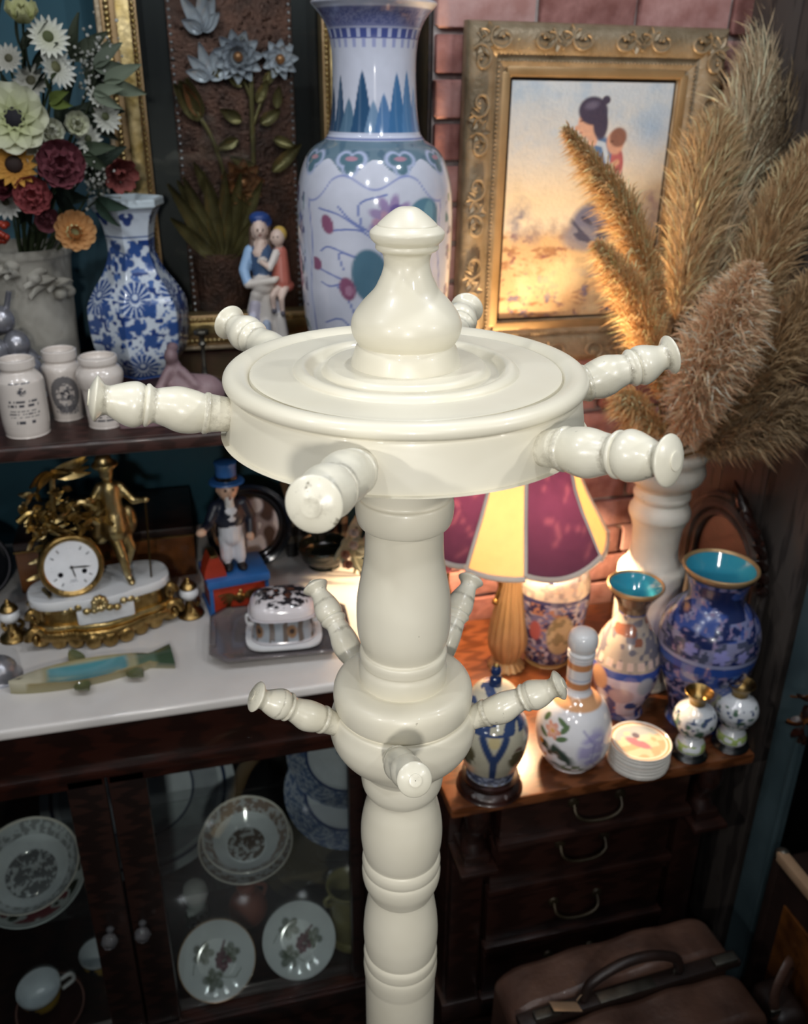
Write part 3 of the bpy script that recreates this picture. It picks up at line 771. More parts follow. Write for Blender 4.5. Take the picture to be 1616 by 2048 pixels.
for pts in ([(DX - .02, 0, DZ + .06), (DX - .015, 0, DZ + .12), (DX - .005, 0, DZ + .185)], [(DX - .03, 0, DZ + .08), (DX - .06, 0, DZ + .11), (DX - .09, 0, DZ + .095)], [(DX, 0, DZ + .09), (DX + .04, -.01, DZ + .12), (DX + .07, -.01, DZ + .10)]): fo.add(tube(curve(pts, 5), .007, 8))
for k in range(7):
    a = R(-50 + 35 * k); fo.add(xf(leaf(.062, .020, .5, -.6, 5, 2, th=.004), (DX - .004, -.004, DZ + .185), align((math.cos(a), -.35, .10 + .2 * math.sin(a * 2)))@ Matrix.Rotation(-PI / 2, 3, 'Y')))
stuff(fo.build('cast_foliage', 'goldpale', ck))
g = '#c9a050'
figure('cast_man', [('e', (.048, .0, .365), (.030, .026, .009), g), ('e', (.046, 0, .375), (.019, .018, .014), g), ('e', (.048, -.008, .350), (.015, .016, .019), g),
                    ('c', (.048, 0, .335), (.050, 0, .315), .008, .010, g), ('c', (.050, 0, .312), (.052, .002, .255), .023, .024, g), ('c', (.052, 0, .250), (.050, -.002, .225), .026, .030, g),
                    ('c', (.030, 0, .318), (.008, -.004, .290), .011, .009, g), ('c', (.008, -.004, .290), (.000, -.02, .305), .009, .006, g),
                    ('c', (.072, -.002, .316), (.096, -.014, .285), .011, .009, g), ('c', (.096, -.014, .285), (.118, -.026, .288), .009, .006, g), ('e', (.122, -.028, .288), (.008, .007, .007), g),
                    ('c', (.042, -.006, .228), (.056, -.028, .170), .017, .012, g), ('c', (.056, -.028, .170), (.062, -.034, .124), .012, .008, g), ('e', (.066, -.042, .118), (.009, .016, .007), g),
                    ('c', (.064, .004, .226), (.080, .0, .176), .016, .012, g), ('c', (.080, .0, .176), (.066, .012, .130), .011, .008, g), ('e', (.066, .004, .118), (.009, .015, .007), g),
                    ('c', (.028, .012, .30), (.018, .016, .21), .014, .022, g), ('e', (.083, .012, .235), (.020, .018, .035), g)], ck, 'goldpale', .0035, 2)
B('walking_stick', tube([(.120, -.030, .288), (.112, -.030, .112)], .0022, 6), 'bronze', ck)
for nm, x, y, lb in (('left', -.366, 1.665, 'small gilt urn with a white bowl left of the clock'), ('right', -.020, 1.672, 'small gilt urn with a white bowl between the clock and the toy figure')):
    t = thing('gilt_urn', lb, 'urn', (x, y, .9), group='pair of small gilt urns')
    B('base', revolve([(.0004, 0), (.026, 0), (.026, .006), (.018, .012), (.010, .022), (.0085, .032), (.0004, .034)], 24, 3), 'gold', t)
    for k in range(3):
        a = R(120 * k - 90); B('scroll_leg', tube([((.010 + .012 * math.sin(s)) * math.cos(a), (.010 + .012 * math.sin(s)) * math.sin(a), .012 + .026 * s / PI) for s in np.linspace(0, PI, 9)], .0045, 6), 'gold', t)
    B('bowl', revolve([(.0004, .036), (.010, .038), (.019, .048), (.020, .056), (.015, .064), (.0004, .065)], 24, 4), 'onyx', t)
    B('cap', revolve([(.015, .064), (.018, .067), (.012, .076), (.006, .080), (.005, .085), (.0004, .090)], 20, 3), 'gold', t)

# walnut writing box with its lid propped open
wb = thing('writing_box', 'burl walnut writing box with a dark lid behind the gilt clock', 'box', (-.185, 1.955, .9))
bb = B('box_body', box((0, 0, .050), (.372, .225, .100), .004), 'walnut', wb)
B('box_lid', box((0, 0, .112), (.374, .227, .020), .004), 'darkwood', wb)
B('brass_edging', box((0, -.1135, .101), (.375, .003, .003)), 'gold', bb)
B('key_plate', xf(revolve([(.0004, 0), (.010, 0), (.009, .002), (.0004, .002)], 16, 1), (0, -.1125, .07), (R(90), 0, 0)), 'gold', bb)

# man in a blue hat on his chest: a cast money bank
tb = thing('toy_bank', 'toy money bank of a standing man in a blue top hat', 'toy', (.076, 1.697, .9), R(8))
tb.scale = (.97, .97, .97)
pb = B('pedestal', box((0, 0, .041), (.120, .094, .066), .002), 'red', tb)
B('base_slab', box((0, 0, .005), (.132, .108, .010), .002), 'blue', tb); B('top_slab', box((0, 0, .082), (.134, .108, .018), .003), 'blue', tb)
for sx in (-1, 1): B('corner_strip', box((sx * .060, -.046, .041), (.008, .008, .064), .001), 'blue', tb)
ea = MB()
for sx in (-1, 1):
    for k in range(5): ea.add(tube(curve([(0, -.0475, .030), (sx * .018, -.049, .052 - k * .003), (sx * (.046 - k * .005), -.0475, .052 - k * .010)], 5), .0026, 6))
ea.add(sph((0, -.048, .040), (.010, .004, .014), 10, 8)).add(sph((.002, -.049, .056), (.005, .004, .005), 8, 6))
ea.build('gilt_spread_wings', 'gold', pb)
bag = B('carpet_bag', prism([(-.024, 0), (.024, 0), (.020, .022), (.008, .050), (-.008, .050), (-.020, .022)], .045), 'red', tb, (-.046, -.036, .091))
B('bag_clasp', box((0, .022, .050), (.016, .048, .006), .002), 'gold', bag)
sk, nv, wh = '#caa58c', '#131a2b', '#d2d4da'
figure('man', [('c', (-.012, 0, .118), (-.013, 0, .165), .0135, .0145, wh), ('c', (.016, 0, .114), (.014, 0, .165), .0135, .0145, wh), ('e', (-.013, -.010, .098), (.011, .020, .008), '#0e0d10'), ('e', (.017, -.012, .096), (.011, .020, .008), '#0e0d10'),
               ('c', (0, 0, .170), (0, 0, .186), .025, .026, wh), ('e', (0, -.002, .212), (.033, .024, .030), nv), ('c', (0, 0, .225), (0, 0, .245), .028, .018, nv),
               ('c', (-.028, 0, .238), (-.046, -.010, .208), .014, .011, nv), ('c', (-.046, -.010, .208), (-.062, -.034, .206), .010, .009, nv), ('e', (-.068, -.042, .204), (.011, .010, .009), sk),
               ('c', (.030, 0, .240), (.044, .002, .205), .014, .012, nv), ('c', (.044, .002, .205), (.040, -.012, .176), .011, .009, nv), ('e', (.038, -.016, .166), (.009, .010, .011), sk),
               ('c', (0, .016, .19), (0, .020, .145), .022, .012, nv), ('e', (0, -.022, .222), (.011, .006, .016), wh), ('c', (0, -.002, .25), (0, -.002, .262), .012, .013, sk),
               ('e', (0, -.003, .276), (.021, .022, .024), sk), ('e', (0, -.026, .272), (.004, .006, .006), sk), ('e', (-.001, -.018, .254), (.009, .008, .016), '#d8d6d2'), ('e', (0, .006, .272), (.0215, .018, .022), '#d0cec8'),
               ('e', (-.021, 0, .275), (.004, .004, .006), sk), ('e', (.021, 0, .275), (.004, .004, .006), sk), ('p', (-.008, -.023, .281), .0032, '#1a1412'), ('p', (.008, -.023, .281), .0032, '#1a1412'), ('p', (0, -.024, .263), .004, '#7d4a40')], tb, 'skin', .0028, 2)
ht = B('top_hat', revolve([(.0004, .292), (.034, .290), (.036, .293), (.034, .296), (.024, .297), (.0215, .312), (.0225, .332), (.0225, .336), (.0004, .338)], 32, 2, sy=.92), 'blue', tb)
B('hat_band', revolve([(.0238, .298), (.0240, .307), (.0226, .307), (.0226, .298)], 32, 1, sy=.92), 'black', ht)

# things behind
def mottle(X, Z, A, rr):
    x, y = rr * np.sin(A), -rr * np.cos(A); C = base(X, '#8d8486'); n = seg_noise(x, y, 45, 9)
    mix(C, (n > .5) * 1., '#c9c3c4'); mix(C, np.clip((.42 - n) * 12, 0, 1), '#4a3a33'); mix(C, (rr > .066) * 1. + 0 * x, '#0b0a0b'); return C


dish('cameo_plate', 'round mottled plate with a broad black rim behind the toy man', 'plate', .096, .012, mottle, (.126, 1.87, .998), 78, .8)
dish('black_plate', 'black lacquer plate standing left of the writing box', 'plate', .075, .010, lambda X, Z, A, rr: mix(base(X, '#0c0b0c'), np.clip(1 - np.abs(rr - .07) / .0015, 0, 1) + 0 * X, '#77747a'), (-.455, 1.86, .975), 74, .8)
bk_h = (.150, .150, .146, .146, .150, .142)
for k in range(6):
    t = thing('leather_book', 'black leather volume with faint bands, ' + ('first', 'second', 'third', 'fourth', 'fifth', 'sixth')[k] + ' of the row from its left end', 'book', (.222 + .0245 * k, 1.93, .9), group='black leather books standing on the marble')
    hh = bk_h[k]; B('page_block', box((0, .003, hh / 2), (.017, .100, hh - .006)), 'tag', t)
    B('spine', revolve([(.0004, 0), (.0118, 0), (.0118, hh), (.0004, hh)], 20, 1, sy=.45), 'black', t, (0, -.050, 0))
    for sx in (-1, 1): B('cover_board', box((sx * .0105, .0, hh / 2), (.0025, .104, hh), .0008), 'black', t)
    for zz in (.30, .58, .86): B('spine_band', xf(revolve([(.0122, -.009), (.0128, -.007), (.0128, .007), (.0122, .009)], 20, 1, sy=.45), (0, -.050, hh * zz)), 'steel', t)
gb = tag(B('glass_bowl', revolve([(.0004, 0), (.035, 0), (.034, .006), (.052, .022), (.060, .042), (.0605, .052), (.057, .052), (.050, .024), (.0004, .010)], 40, 4), 'darkgreen', None, (.288, 1.82, .9)), 'low dark green glass bowl in front of the black books', 'bowl')
sp = thing('flower_spray', 'faded fabric flower spray with grey-green leaves beside the column', 'flowers', (.348, 1.745, .90))
q = random.Random(8)
B('stem', tube(curve([(0, .02, 0), (.004, .01, .06), (.0, -.01, .13)], 5), .003, 6), 'brassleaf', sp)
for k in range(9):
    a = q.uniform(0, 6.3); d = Vector((math.cos(a) * .7, math.sin(a) * .5 - .5, q.uniform(-.9, .3)))
    mb = MB().add(leaf(.062, .034, .3, -.5, 6, 4), '#85897a' if k % 3 else '#a2a596'); mb.build('leaf', 'petal', sp, (q.uniform(-.02, .02), -.01, q.uniform(.05, .11)), (align(d) @ Matrix.Rotation(-PI / 2, 3, 'Y')).to_euler())
for k, (x, zz, c) in enumerate(((-.02, .135, '#c9b9ae'), (.018, .150, '#b58f86'), (-.012, .105, '#d2c3b6'), (.012, .118, '#bfa79c'), (-.035, .085, '#b58a72'), (-.032, .06, '#b08470'))):
    mb = MB()
    for j in range(7): mb.add(xf(leaf(.021, .017, .5, .6, 4, 3), (0, 0, 0), (0, -.5, j * .9)), c)
    mb.build('bloom', 'petal', sp, (x, -.04, zz), (R(70), 0, q.uniform(-.4, .4)))

# glass tray with porcelain box
tr = thing('glass_tray', 'smoky grey rectangular tray with cut corners on the marble', 'tray', (.150, 1.535, .9), R(-4))


def octo(w, d, c): return [(-w + c, -d), (w - c, -d), (w, -d + c), (w, d - c), (w - c, d), (-w + c, d), (-w, d - c), (-w, -d + c)]


rings = [(.100, .066, .02, .0), (.138, .097, .03, .022), (.138, .097, .03, .026), (.132, .091, .03, .026), (.098, .064, .02, .006)]
V = [(x, y, zz) for w_, d_, c_, zz in rings for x, y in octo(w_, d_, c_)]
Fc = [[i * 8 + j, i * 8 + (j + 1) % 8, (i + 1) * 8 + (j + 1) % 8, (i + 1) * 8 + j] for i in range(4) for j in range(8)] + [list(range(8))[::-1], [32 + j for j in range(8)]]
B('tray_shell', (np.array(V), Fc), 'smoke', tr, smooth=False)
for sx in (-1, 1): B('grip', box((sx * .132, 0, .028), (.012, .09, .006), .002), 'smoke', tr)


def scal(X, Z, A, rr):
    C = base(X, '#c9c5c9'); n = seg_noise(X, Z, 70, 3)
    mix(C, band(Z, .012, .052, .003) * (.6 + .4 * n), '#8d979f'); mix(C, band(Z, .012, .052) * (np.mod(X, .034) < .012) * (n > .35), '#6a5f58'); mix(C, el(np.mod(X + .02, .08) - .04, Z, 0, .032, .014, .014), '#8a6a4e'); mix(C, el(np.mod(X + .02, .08) - .04, Z, 0, .032, .006, .006), '#3b302c')
    return C


def lidp(X, Z, A, rr):
    C = base(X, '#dcd6d9'); x, y = rr * np.sin(A), -rr * np.cos(A); n = seg_noise(x, y, 75, 7) * .6 + seg_noise(x, y, 200, 8) * .4
    mix(C, (rr < .07) * np.clip((n - .30 - rr * 2.2) * 14, 0, 1), '#2c2a2e'); mix(C, (n > .62) * (rr < .035), '#6b4434'); return C


cd = thing('porcelain_casket', 'covered porcelain box with dark flowers on its lid, in the smoky tray', 'box', (.157, 1.537, .906), R(-6))
cd.scale = (.80, .90, 1.20)
B('under_plate', revolve([(.0004, 0), (.085, 0), (.094, .004), (.094, .008), (.0004, .009)], 48, 1, power=4, sy=.72, a0=PI / 48), 'white', cd)
painted('casket_body', [(.0004, .009), (.074, .009), (.077, .016), (.073, .035), (.077, .050), (.080, .054), (.0004, .055)], 'paint', scal, cd, seg=120, sub=5, power=3.2, sy=.72)
painted('casket_lid', [(.080, .054), (.082, .058), (.076, .070), (.058, .079), (.030, .083), (.0004, .084)], 'paint', lidp, cd, seg=120, sub=8, power=3., sy=.72)
for sx in (-1, 1): B('side_handle', tube(curve([(sx * .074, 0, .040), (sx * .088, 0, .044), (sx * .088, 0, .030), (sx * .074, 0, .026)], 5), .0035, 8), 'white', cd)

# fish dish
fd = thing('fish_dish', 'glazed fish-shaped dish with a turquoise hollow in front of the clock', 'dish', (-.205, 1.492, .9), R(7))


def fishw(t): return .036 * math.sin(PI * min(1, t * 1.02)) ** .75 * (1 - .25 * t) + .003


NV, V, C = 34, [], []
for i in range(NV):
    t = i / (NV - 1); wdt = fishw(t) if t < .82 else .011 + (t - .82) * .14
    for j in range(13):
        s = j / 12 * 2 - 1; rimh = .020 * (1 - .35 * t) if t < .85 else .012
        hollow = (.18 < t < .74) * max(0, 1 - ((t - .46) / .28) ** 2)
        zz = rimh * (abs(s) ** 2 * .5 + .5) + (.006 if j in (0, 12) else .012) * (1 - s * s) * (1 - 1.3 * hollow) + .004
        V.append((-.145 + .29 * t, wdt * s, max(zz, .005)))
        c = lin('#b9b39c') if t < .2 else lin('#57695a') if t > .78 else lin('#9a9678')
        if hollow > .25 and abs(s) < .74: c = lin('#4f8a93')
        if t < .2 and abs(s - .1) < .2 and .05 < t < .085: c = lin('#2c2a22')
        if abs(s) > .85 and t > .1: c = lin('#8b7f56')
        if t > .9: c = lin('#3d4f3c')
        C.append(c)
for i in range(NV):
    t = i / (NV - 1); wdt = (fishw(t) if t < .82 else .011 + (t - .82) * .14) * .8
    V += [(-.145 + .29 * t, wdt, .0), (-.145 + .29 * t, -wdt, .0)]; C += [lin('#8f8a6a')] * 2
Fc = [[i * 13 + j, (i + 1) * 13 + j, (i + 1) * 13 + j + 1, i * 13 + j + 1] for i in range(NV - 1) for j in range(12)]
o = NV * 13
for i in range(NV - 1):
    Fc += [[i * 13 + 12, (i + 1) * 13 + 12, o + 2 * i + 2, o + 2 * i], [(i + 1) * 13, i * 13, o + 2 * i + 1, o + 2 * i + 3], [o + 2 * i, o + 2 * i + 2, o + 2 * i + 3, o + 2 * i + 1]]
O('fish_body', mesh_np('fish_body', V, Fc, np.array(C)), 'paintm', fd)
for x, y, rz, L in ((-.02, .030, 1.9, .05), (.06, -.026, -.9, .04), (-.03, -.034, -1.0, .035)): MB().add(leaf(L, .03, .3, .1, 5, 3, th=.003), '#5a5f42').build('fin', 'paintm', fd, (x, y, .012), (0, 0, rz))
tag(B('silver_lid', revolve([(.0004, .050), (.006, .049), (.004, .042), (.016, .040), (.030, .026), (.036, .006), (.038, 0), (.0004, 0)], 36, 4), 'pewter', None, (-.374, 1.53, .9)), 'polished silver dome cut off by the photo edge beside the fish dish', 'lid')

# ================================================================== upper shelf on the left
ush = thing('wall_shelf', 'dark reddish wooden shelf above the marble top', 'shelf', (-.12, 1.80, 0))
B('shelf_board', box((.0, .02, 1.348), (1.21, .62, .024), .004), 'shelfwood', ush)
B('front_moulding', box((.0, -.293, 1.346), (1.21, .014, .026), .006, 3), 'shelfwood', ush)
for x in (-.45, .45): B('bracket', prism([(0, 0), (.0, -.16), (.02, -.16), (.22, -.02), (.22, 0)], .02), 'darkwood', ush, (x, .30, 1.336), (0, 0, R(-90)))

# tall famille-rose floor vase
def rosevase(X, Z, A, r):
    C = base(X, '#d9dcea'); n = seg_noise(X, Z, 90, 3)
    def bnd(a, b, c, soft=.002): mix(C, band(Z, a, b, soft), c)
    bnd(.626, .655, '#8388b0'); mix(C, band(Z, .630, .652) * (seg_noise(A * 60, Z * 420, 1., 2) > .55) * .7, '#5f6596'); bnd(.610, .6265, '#5460a0')
    mix(C, band(Z, .612, .625) * (np.abs(np.mod(A * 14 / PI, 1) - .5) < .18), '#c3c8e2'); mix(C, band(Z, .598, .611) * (np.abs(np.mod(A * 14 / PI, 1) - .5) > .30), '#a9afd6')
    for a, h, w, c in ((-1.25, .545, .20, '#3d5e80'), (-.90, .562, .16, '#3a5878'), (-.62, .528, .20, '#5f7f98'), (-.28, .568, .22, '#33587c'), (-.02, .525, .18, '#7a99b8'), (.22, .535, .20, '#5c84b2'), (.55, .565, .22, '#4878a8'), (.86, .568, .20, '#5f8cba'), (1.15, .545, .2, '#6b8fc0'), (1.7, .56, .3, '#3d5e80'), (-1.7, .56, .3, '#3d5e80'), (2.4, .55, .3, '#3d5e80'), (-2.4, .55, .3, '#3d5e80'), (3.1, .56, .3, '#3d5e80')):
        m = np.clip((h - Z - (np.abs(A - a) / (w * 1.15)) ** 1.45 * (h - .476)) / .006, 0, 1) * (Z > .474); mix(C, m, c)
        mix(C, m * np.clip(1 - np.abs(A - a + .05) / .02, 0, 1) * .5, '#a4bcd4')
    bnd(.466, .475, '#d7dcee'); bnd(.462, .467, '#6f7fb2')
    mix(C, (Z < .462) * (Z > .424 + .012 * np.cos(A * 9)) * 1., '#6f8796'); mix(C, (Z < .462) * (Z > .43 + .012 * np.cos(A * 9)) * (n > .55) * .6, '#4d6a80')
    for k in range(9):
        a = -PI + .02 + k * 2 * PI / 9; x = (A - a) * .115
        mix(C, el(x, Z, -.012, .436, .017, .014) + el(x, Z, .012, .436, .017, .014) + el(x, Z, 0, .424, .016, .017), '#b9c4e2')
        mix(C, el(x, Z, -.010, .436, .012, .010) + el(x, Z, .010, .436, .012, .010) + el(x, Z, 0, .424, .011, .012), '#5f7f8e'); mix(C, el(x, Z, 0, .437, .012, .004), '#b98fa0')
    for sd in (0, PI):                                         # two framed panels, front and back
        x = X if sd == 0 else np.where(X > 0, X - PI * r, X + PI * r)
        Zw = Z; Z = Zw - .030
        top = .372 - .010 * np.cos(x * 60) - np.clip(np.abs(x) - .075, 0, 1) * .55
        fr = np.minimum(np.abs(Z - top) * (np.abs(x) < .128) + 9 * (np.abs(x) >= .128), np.where(Z < .345, np.abs(np.abs(x) - .125 - .004 * np.sin(Z * 40)), 9)); mix(C, np.clip(1 - fr / .0028, 0, 1), '#8a96cc')
        inside = (np.abs(x) < .12) * (Z < top) * 1.
        def P(m, c): mix(C, m * inside, c)
        P(ln_(x, Z, [(-.045, .06), (-.035, .13), (-.012, .19), (.01, .26), (.028, .32)], .0016) * .8, '#7c89c0')
        for pts in ([(-.03, .12), (-.06, .15), (-.095, .14)], [(-.10, .02), (-.08, .06), (-.085, .11)], [(-.04, .1), (-.07, .11), (-.09, .1)], [(-.02, .3), (-.06, .322), (-.10, .33)], [(-.03, .255), (-.08, .27), (-.10, .262)], [(-.05, .215), (-.08, .205), (-.10, .21)], [(.0, .285), (-.03, .30), (-.085, .296)], [(.005, .29), (-.04, .315), (-.062, .335)], [(-.01, .25), (-.06, .262), (-.055, .235)], [(-.012, .20), (-.05, .216), (-.112, .235)], [(-.03, .15), (-.05, .19), (-.066, .205)], [(-.02, .3), (-.025, .34), (.02, .355)], [(-.06, .04), (-.075, .075), (-.05, .1)], [(-.06, .04), (-.03, .085), (-.02, .11)], [(-.07, .05), (-.095, .06), (-.09, .09)]): P(ln_(x, Z, [(p[0], p[2]) for p in curve([(u_, 0, v_) for u_, v_ in pts], 6)], .0020), '#7f8dc4')
        P(el(x, Z, -.008, .225, .034, .048, .2, .12), '#5b8094'); P(el(x, Z, .012, .175, .026, .036, -.3, .12) * .9, '#c89ab8')
        P(flower(x, Z, .028, .316, .044, 9), '#a893bd'); P(flower(x, Z, .020, .304, .030, 7), '#c9a0b8'); P(el(x, Z, .036, .330, .014, .012), '#7d6ba6')
        P(el(x, Z, .088, .316, .036, .034, .3, .12), '#6790a4'); P(el(x, Z, .098, .326, .012, .02), '#86aebb'); P(el(x, Z, .09, .20, .02, .05), '#9fb3cc')
        for cx, cz, rx, rz, an in ((-.084, .306, .013, .018, .5), (-.112, .240, .015, .012, -.2), (-.048, .203, .016, .022, .3), (-.085, .03, .018, .012, 0)): P(el(x, Z, cx, cz, rx, rz, an, .2), '#97607e')
        P(el(x, Z, -.045, .200, .008, .010), '#b98aa4'); mix(C, (np.abs(x) > .145) * (np.abs(x) < .26) * (Z < .36) * (Z > .0) * np.clip((seg_noise(X, Z, 62, 21) * .6 + seg_noise(X, Z, 140, 22) * .4 - .60) * 12, 0, 1), '#74769a'); mix(C, (np.abs(x) > .145) * (np.abs(x) < .26) * (Z < .36) * np.clip((seg_noise(X, Z, 55, 31) - .78) * 9, 0, 1), '#6c8f92'); Z = Zw
    mix(C, band(Z, .0, .02), '#8388b0'); return C


bv = [(.0004, 0), (.085, 0), (.088, .006), (.093, .02), (.1128, .0948), (.1279, .1514), (.1340, .2245), (.1366, .2949), (.1356, .3627), (.1300, .4000), (.1200, .4290), (.1060, .4480), (.0870, .4600), (.0800, .4680), (.0780, .4720), (.0735, .4950), (.0708, .5221), (.0690, .5747), (.0715, .6080), (.0765, .6270), (.0850, .6430), (.0960, .6560), (.1020, .6620), (.1010, .6660), (.0965, .6640), (.084, .648), (.070, .625), (.064, .60), (.062, .56), (.0004, .555)]
tag(painted('floor_vase', bv, 'paint', rosevase, None, (.367, 1.62, 1.36), 220, 12, rz=face(.367, 1.62)), 'tall blue and white vase with pink lotus and blue mountain peaks', 'vase')

# six-sided blue and white vase
def bluewhite(X, Z, A, r):
    C = base(X, '#d3dde8'); n = seg_noise(X, Z, 88, 11) * .55 + seg_noise(X, Z, 190, 12) * .45
    ink = '#33528f'; dk = '#243f7e'
    mix(C, np.clip((n - .555) * 12, 0, 1) * (Z < .27), '#4f70ae'); mix(C, np.clip((seg_noise(X, Z, 105, 17) - .68) * 16, 0, 1) * (Z < .27), dk)
    for k in range(6):
        a = (k - .02) * PI / 3; x = (((A - a + PI) % (2 * PI)) - PI) * r
        for (cz, rad) in ((.165, .030), (.028, .030)):
            d = np.hypot(x, Z - cz); t = np.arctan2(Z - cz, x); clear = np.clip((rad * 1.15 - d) / .004, 0, 1); mix(C, clear, '#cdd8e6')
            mix(C, clear * (np.abs(np.sin(t * 8)) > .5) * (d > rad * .35), ink); mix(C, el(x, Z, 0, cz + .004, rad * .36, rad * .36), ink); mix(C, el(x, Z, 0, cz + .006, rad * .2, rad * .2), '#cdd8e6')
        for cx, cz, an in ((-.026, .105, .6), (.022, .085, -.5), (.0, .115, 0.), (-.012, .232, .3), (.010, .255, -.4), (.026, .145, 1.)): mix(C, flower(x, Z, cx, cz, .019, 4, an), ink)
        mix(C, el(x, Z, -.006, .316, .009, .008) + el(x, Z, .006, .316, .009, .008) + el(x, Z, 0, .308, .009, .011), dk); mix(C, el(x, Z, 0, .318, .004, .004), '#d3dde8')
    mix(C, band(Z, .276, .290), '#d3dde8'); mix(C, band(Z, .275, .279), ink); mix(C, (Z > .329) * 1., '#c9d6dc'); mix(C, band(Z, .0, .008), ink); return C


hv = [(.0004, 0), (.050, 0), (.052, .003), (.060, .010), (.085, .045), (.0935, .085), (.0950, .125), (.0920, .150), (.0760, .180), (.0580, .207), (.0460, .235), (.0432, .250), (.0450, .280), (.0500, .304), (.0600, .325), (.0680, .332), (.0685, .338), (.0680, .345), (.062, .345), (.05, .325), (.036, .28), (.0004, .27)]
v, f = revolve(hv, 240, 6, a0=-PI / 2 - PI, step=.0018); ang = np.arctan2(v[:, 1], v[:, 0]); rr = np.hypot(v[:, 0], v[:, 1])
hexk = 1 / np.cos(((ang + PI / 2 + .25) % (PI / 3)) - PI / 6) * .93; v[:, :2] *= hexk[:, None]
n = len(v) // 240; A = np.tile((np.arange(240) / 240 - .5) * 2 * PI, (n, 1)); r2 = rr.reshape(n, 240).max(1, keepdims=True)
o = O('hexagonal_vase', mesh_np('hexagonal_vase', v, f, bluewhite(A * r2, v[:, 2].reshape(n, 240), A, r2).reshape(-1, 3)), 'paint', None, (-.061, 1.90, 1.36))
tag(o, 'six-sided blue and white vase with flared rim beside the flower planter', 'vase')

# planter with relief, and its silk flowers
PX, PY = -.270, 1.925
pl = thing('flower_planter', 'grey-white plaster planter with moulded fruit garland holding the flowers', 'planter', (PX, PY, 1.36))
B('bowl', revolve([(.0004, 0), (.078, 0), (.082, .006), (.083, .05), (.085, .13), (.088, .20), (.092, .235), (.096, .245), (.096, .255), (.089, .258), (.082, .23), (.0004, .21)], 64, 4), 'plaster', pl)
q = random.Random(12)
for k in range(26):
    a = R(-90 + q.uniform(-75, 75)); zz = .205 + .025 * math.cos((math.degrees(a) + 90) / 22) + q.uniform(-.018, .018); rr_ = .091
    c = (rr_ * math.cos(a), rr_ * math.sin(a), zz)
    if k % 4 == 0: B('relief_fruit', sph(c, (.014, .013, .012), 12, 8), 'plaster', pl)
    else: B('relief_leaf', xf(leaf(.034, .018, .5, -.3, 5, 3, th=.005), c, (q.uniform(-.4, .4) + PI / 2 * 0 + R(60), q.uniform(-.5, .5), a + PI / 2 + q.uniform(-1.2, 1.2) + PI * (k % 2))), 'plaster', pl)

PET = {}


def petal_mesh(kind, L, W, cup, bend, c1, c2):
    key = (kind, c1)
    if key in PET: return PET[key]
    v, f = leaf(L, W, cup, bend, 6, 4, blunt=kind[:4] in ('anem', 'ranu', 'rose', 'tuli', 'mari')); t = np.clip(v[:, 0] / L, 0, 1)[:, None]
    PET[key] = mesh_np('petal', v, f, lin(c1) * (1 - t) + lin(c2) * t); return PET[key]


def bloom(kind, label, px, r, c1, c2, cc, n=14, face=(0, -1, .35), layers=1, cup=.3, width=None, cr=.28, group=None):
    """one silk flower: separate petals around a centre, on its own stem down into the planter"""
    r *= 1.22; width = width and width * 1.22
    t = thing(kind, label, 'flower', px, group=group); m = align(face); e = Vector(face).normalized()
    for l in range(layers):
        k = 1 - l * (.8 / max(layers, 1)); nn = max(4, int(n * (1 - .35 * l / max(1, layers))))
        wd = (width or 2 * PI * r / n * .95) * (1 if layers == 1 else .9)
        pm = petal_mesh(kind + str(l) + '%.3f' % r, r * k, wd * k ** .3, cup, .12 + (0 if layers == 1 else .30 + .32 * l), c1, c2)
        for i in range(nn):
            mm = m @ Matrix.Rotation(2 * PI * i / nn + l * .5, 3, 'Z') @ Matrix.Rotation(-(.12 + (.0 if layers == 1 else .15 + l * .33)), 3, 'Y')
            O('petal', pm, 'petal', t, (0, 0, 0), mm.to_euler())
    if cc:
        MB().add(xf(sph((0, 0, 0), (r * cr, r * cr, r * cr * .6), 12, 8), (0, 0, r * .08), m), cc).build('flower_centre', 'petal', t)
    b = Vector((PX + .02 * (px[0] - PX) / .1, PY, 1.36 + .22)) - Vector(px); MB().add(tube(curve([(0, 0, 0), tuple(-e * .03 + b * .25), tuple(b * .7 + Vector((0, .01, .0))), tuple(b)], 4), .0022, 5), '#4a5638').build('stem', 'petal', t)
    return t


bloom('daisy', 'large white daisy with green eye at the top of the flowers', (-.155, 1.83, 1.972), .030, '#cfd0b4', '#e4e4da', '#59603c', 18, (.25, -1, .3))
bloom('daisy', 'white daisy turned right, just below the topmost large daisy', (-.150, 1.83, 1.926), .030, '#c9c9b8', '#deded6', '#6a6a48', 17, (.7, -.8, .25))
bloom('daisy', 'greyish daisy at the left edge above the big anemone', (-.223, 1.83, 1.939), .022, '#a9a698', '#c4c2b8', '#55523c', 15, (-.2, -1, .4))
bloom('daisy', 'pale daisy at the left edge below the sunflower', (-.262, 1.80, 1.711), .025, '#b4b2a8', '#d0cec6', '#55523c', 14, (-.2, -1, -.1))
bloom('daisy', 'small white daisy against the gold frame, middle height', (-.078, 1.84, 1.848), .024, '#c2c3b4', '#d8d8ce', '#5b6040', 15, (.5, -1, .1))
bloom('daisy', 'small white daisy just above the one against the frame', (-.085, 1.83, 1.880), .017, '#c2c3b4', '#d8d8ce', '#5b6040', 13, (.3, -1, .5))
bloom('anemone', 'big cream anemone with a dark centre', (-.226, 1.80, 1.844), .050, '#b9bf88', '#dcdcc4', '#1d1a22', 8, (-.05, -1, .28), 1, .45, .046, .34)
bloom('ranunculus', 'round white ranunculus right of the anemone', (-.169, 1.81, 1.824), .023, '#cdd0b4', '#e0e0d4', None, 8, (.1, -1, .2), 3, .7, .026)
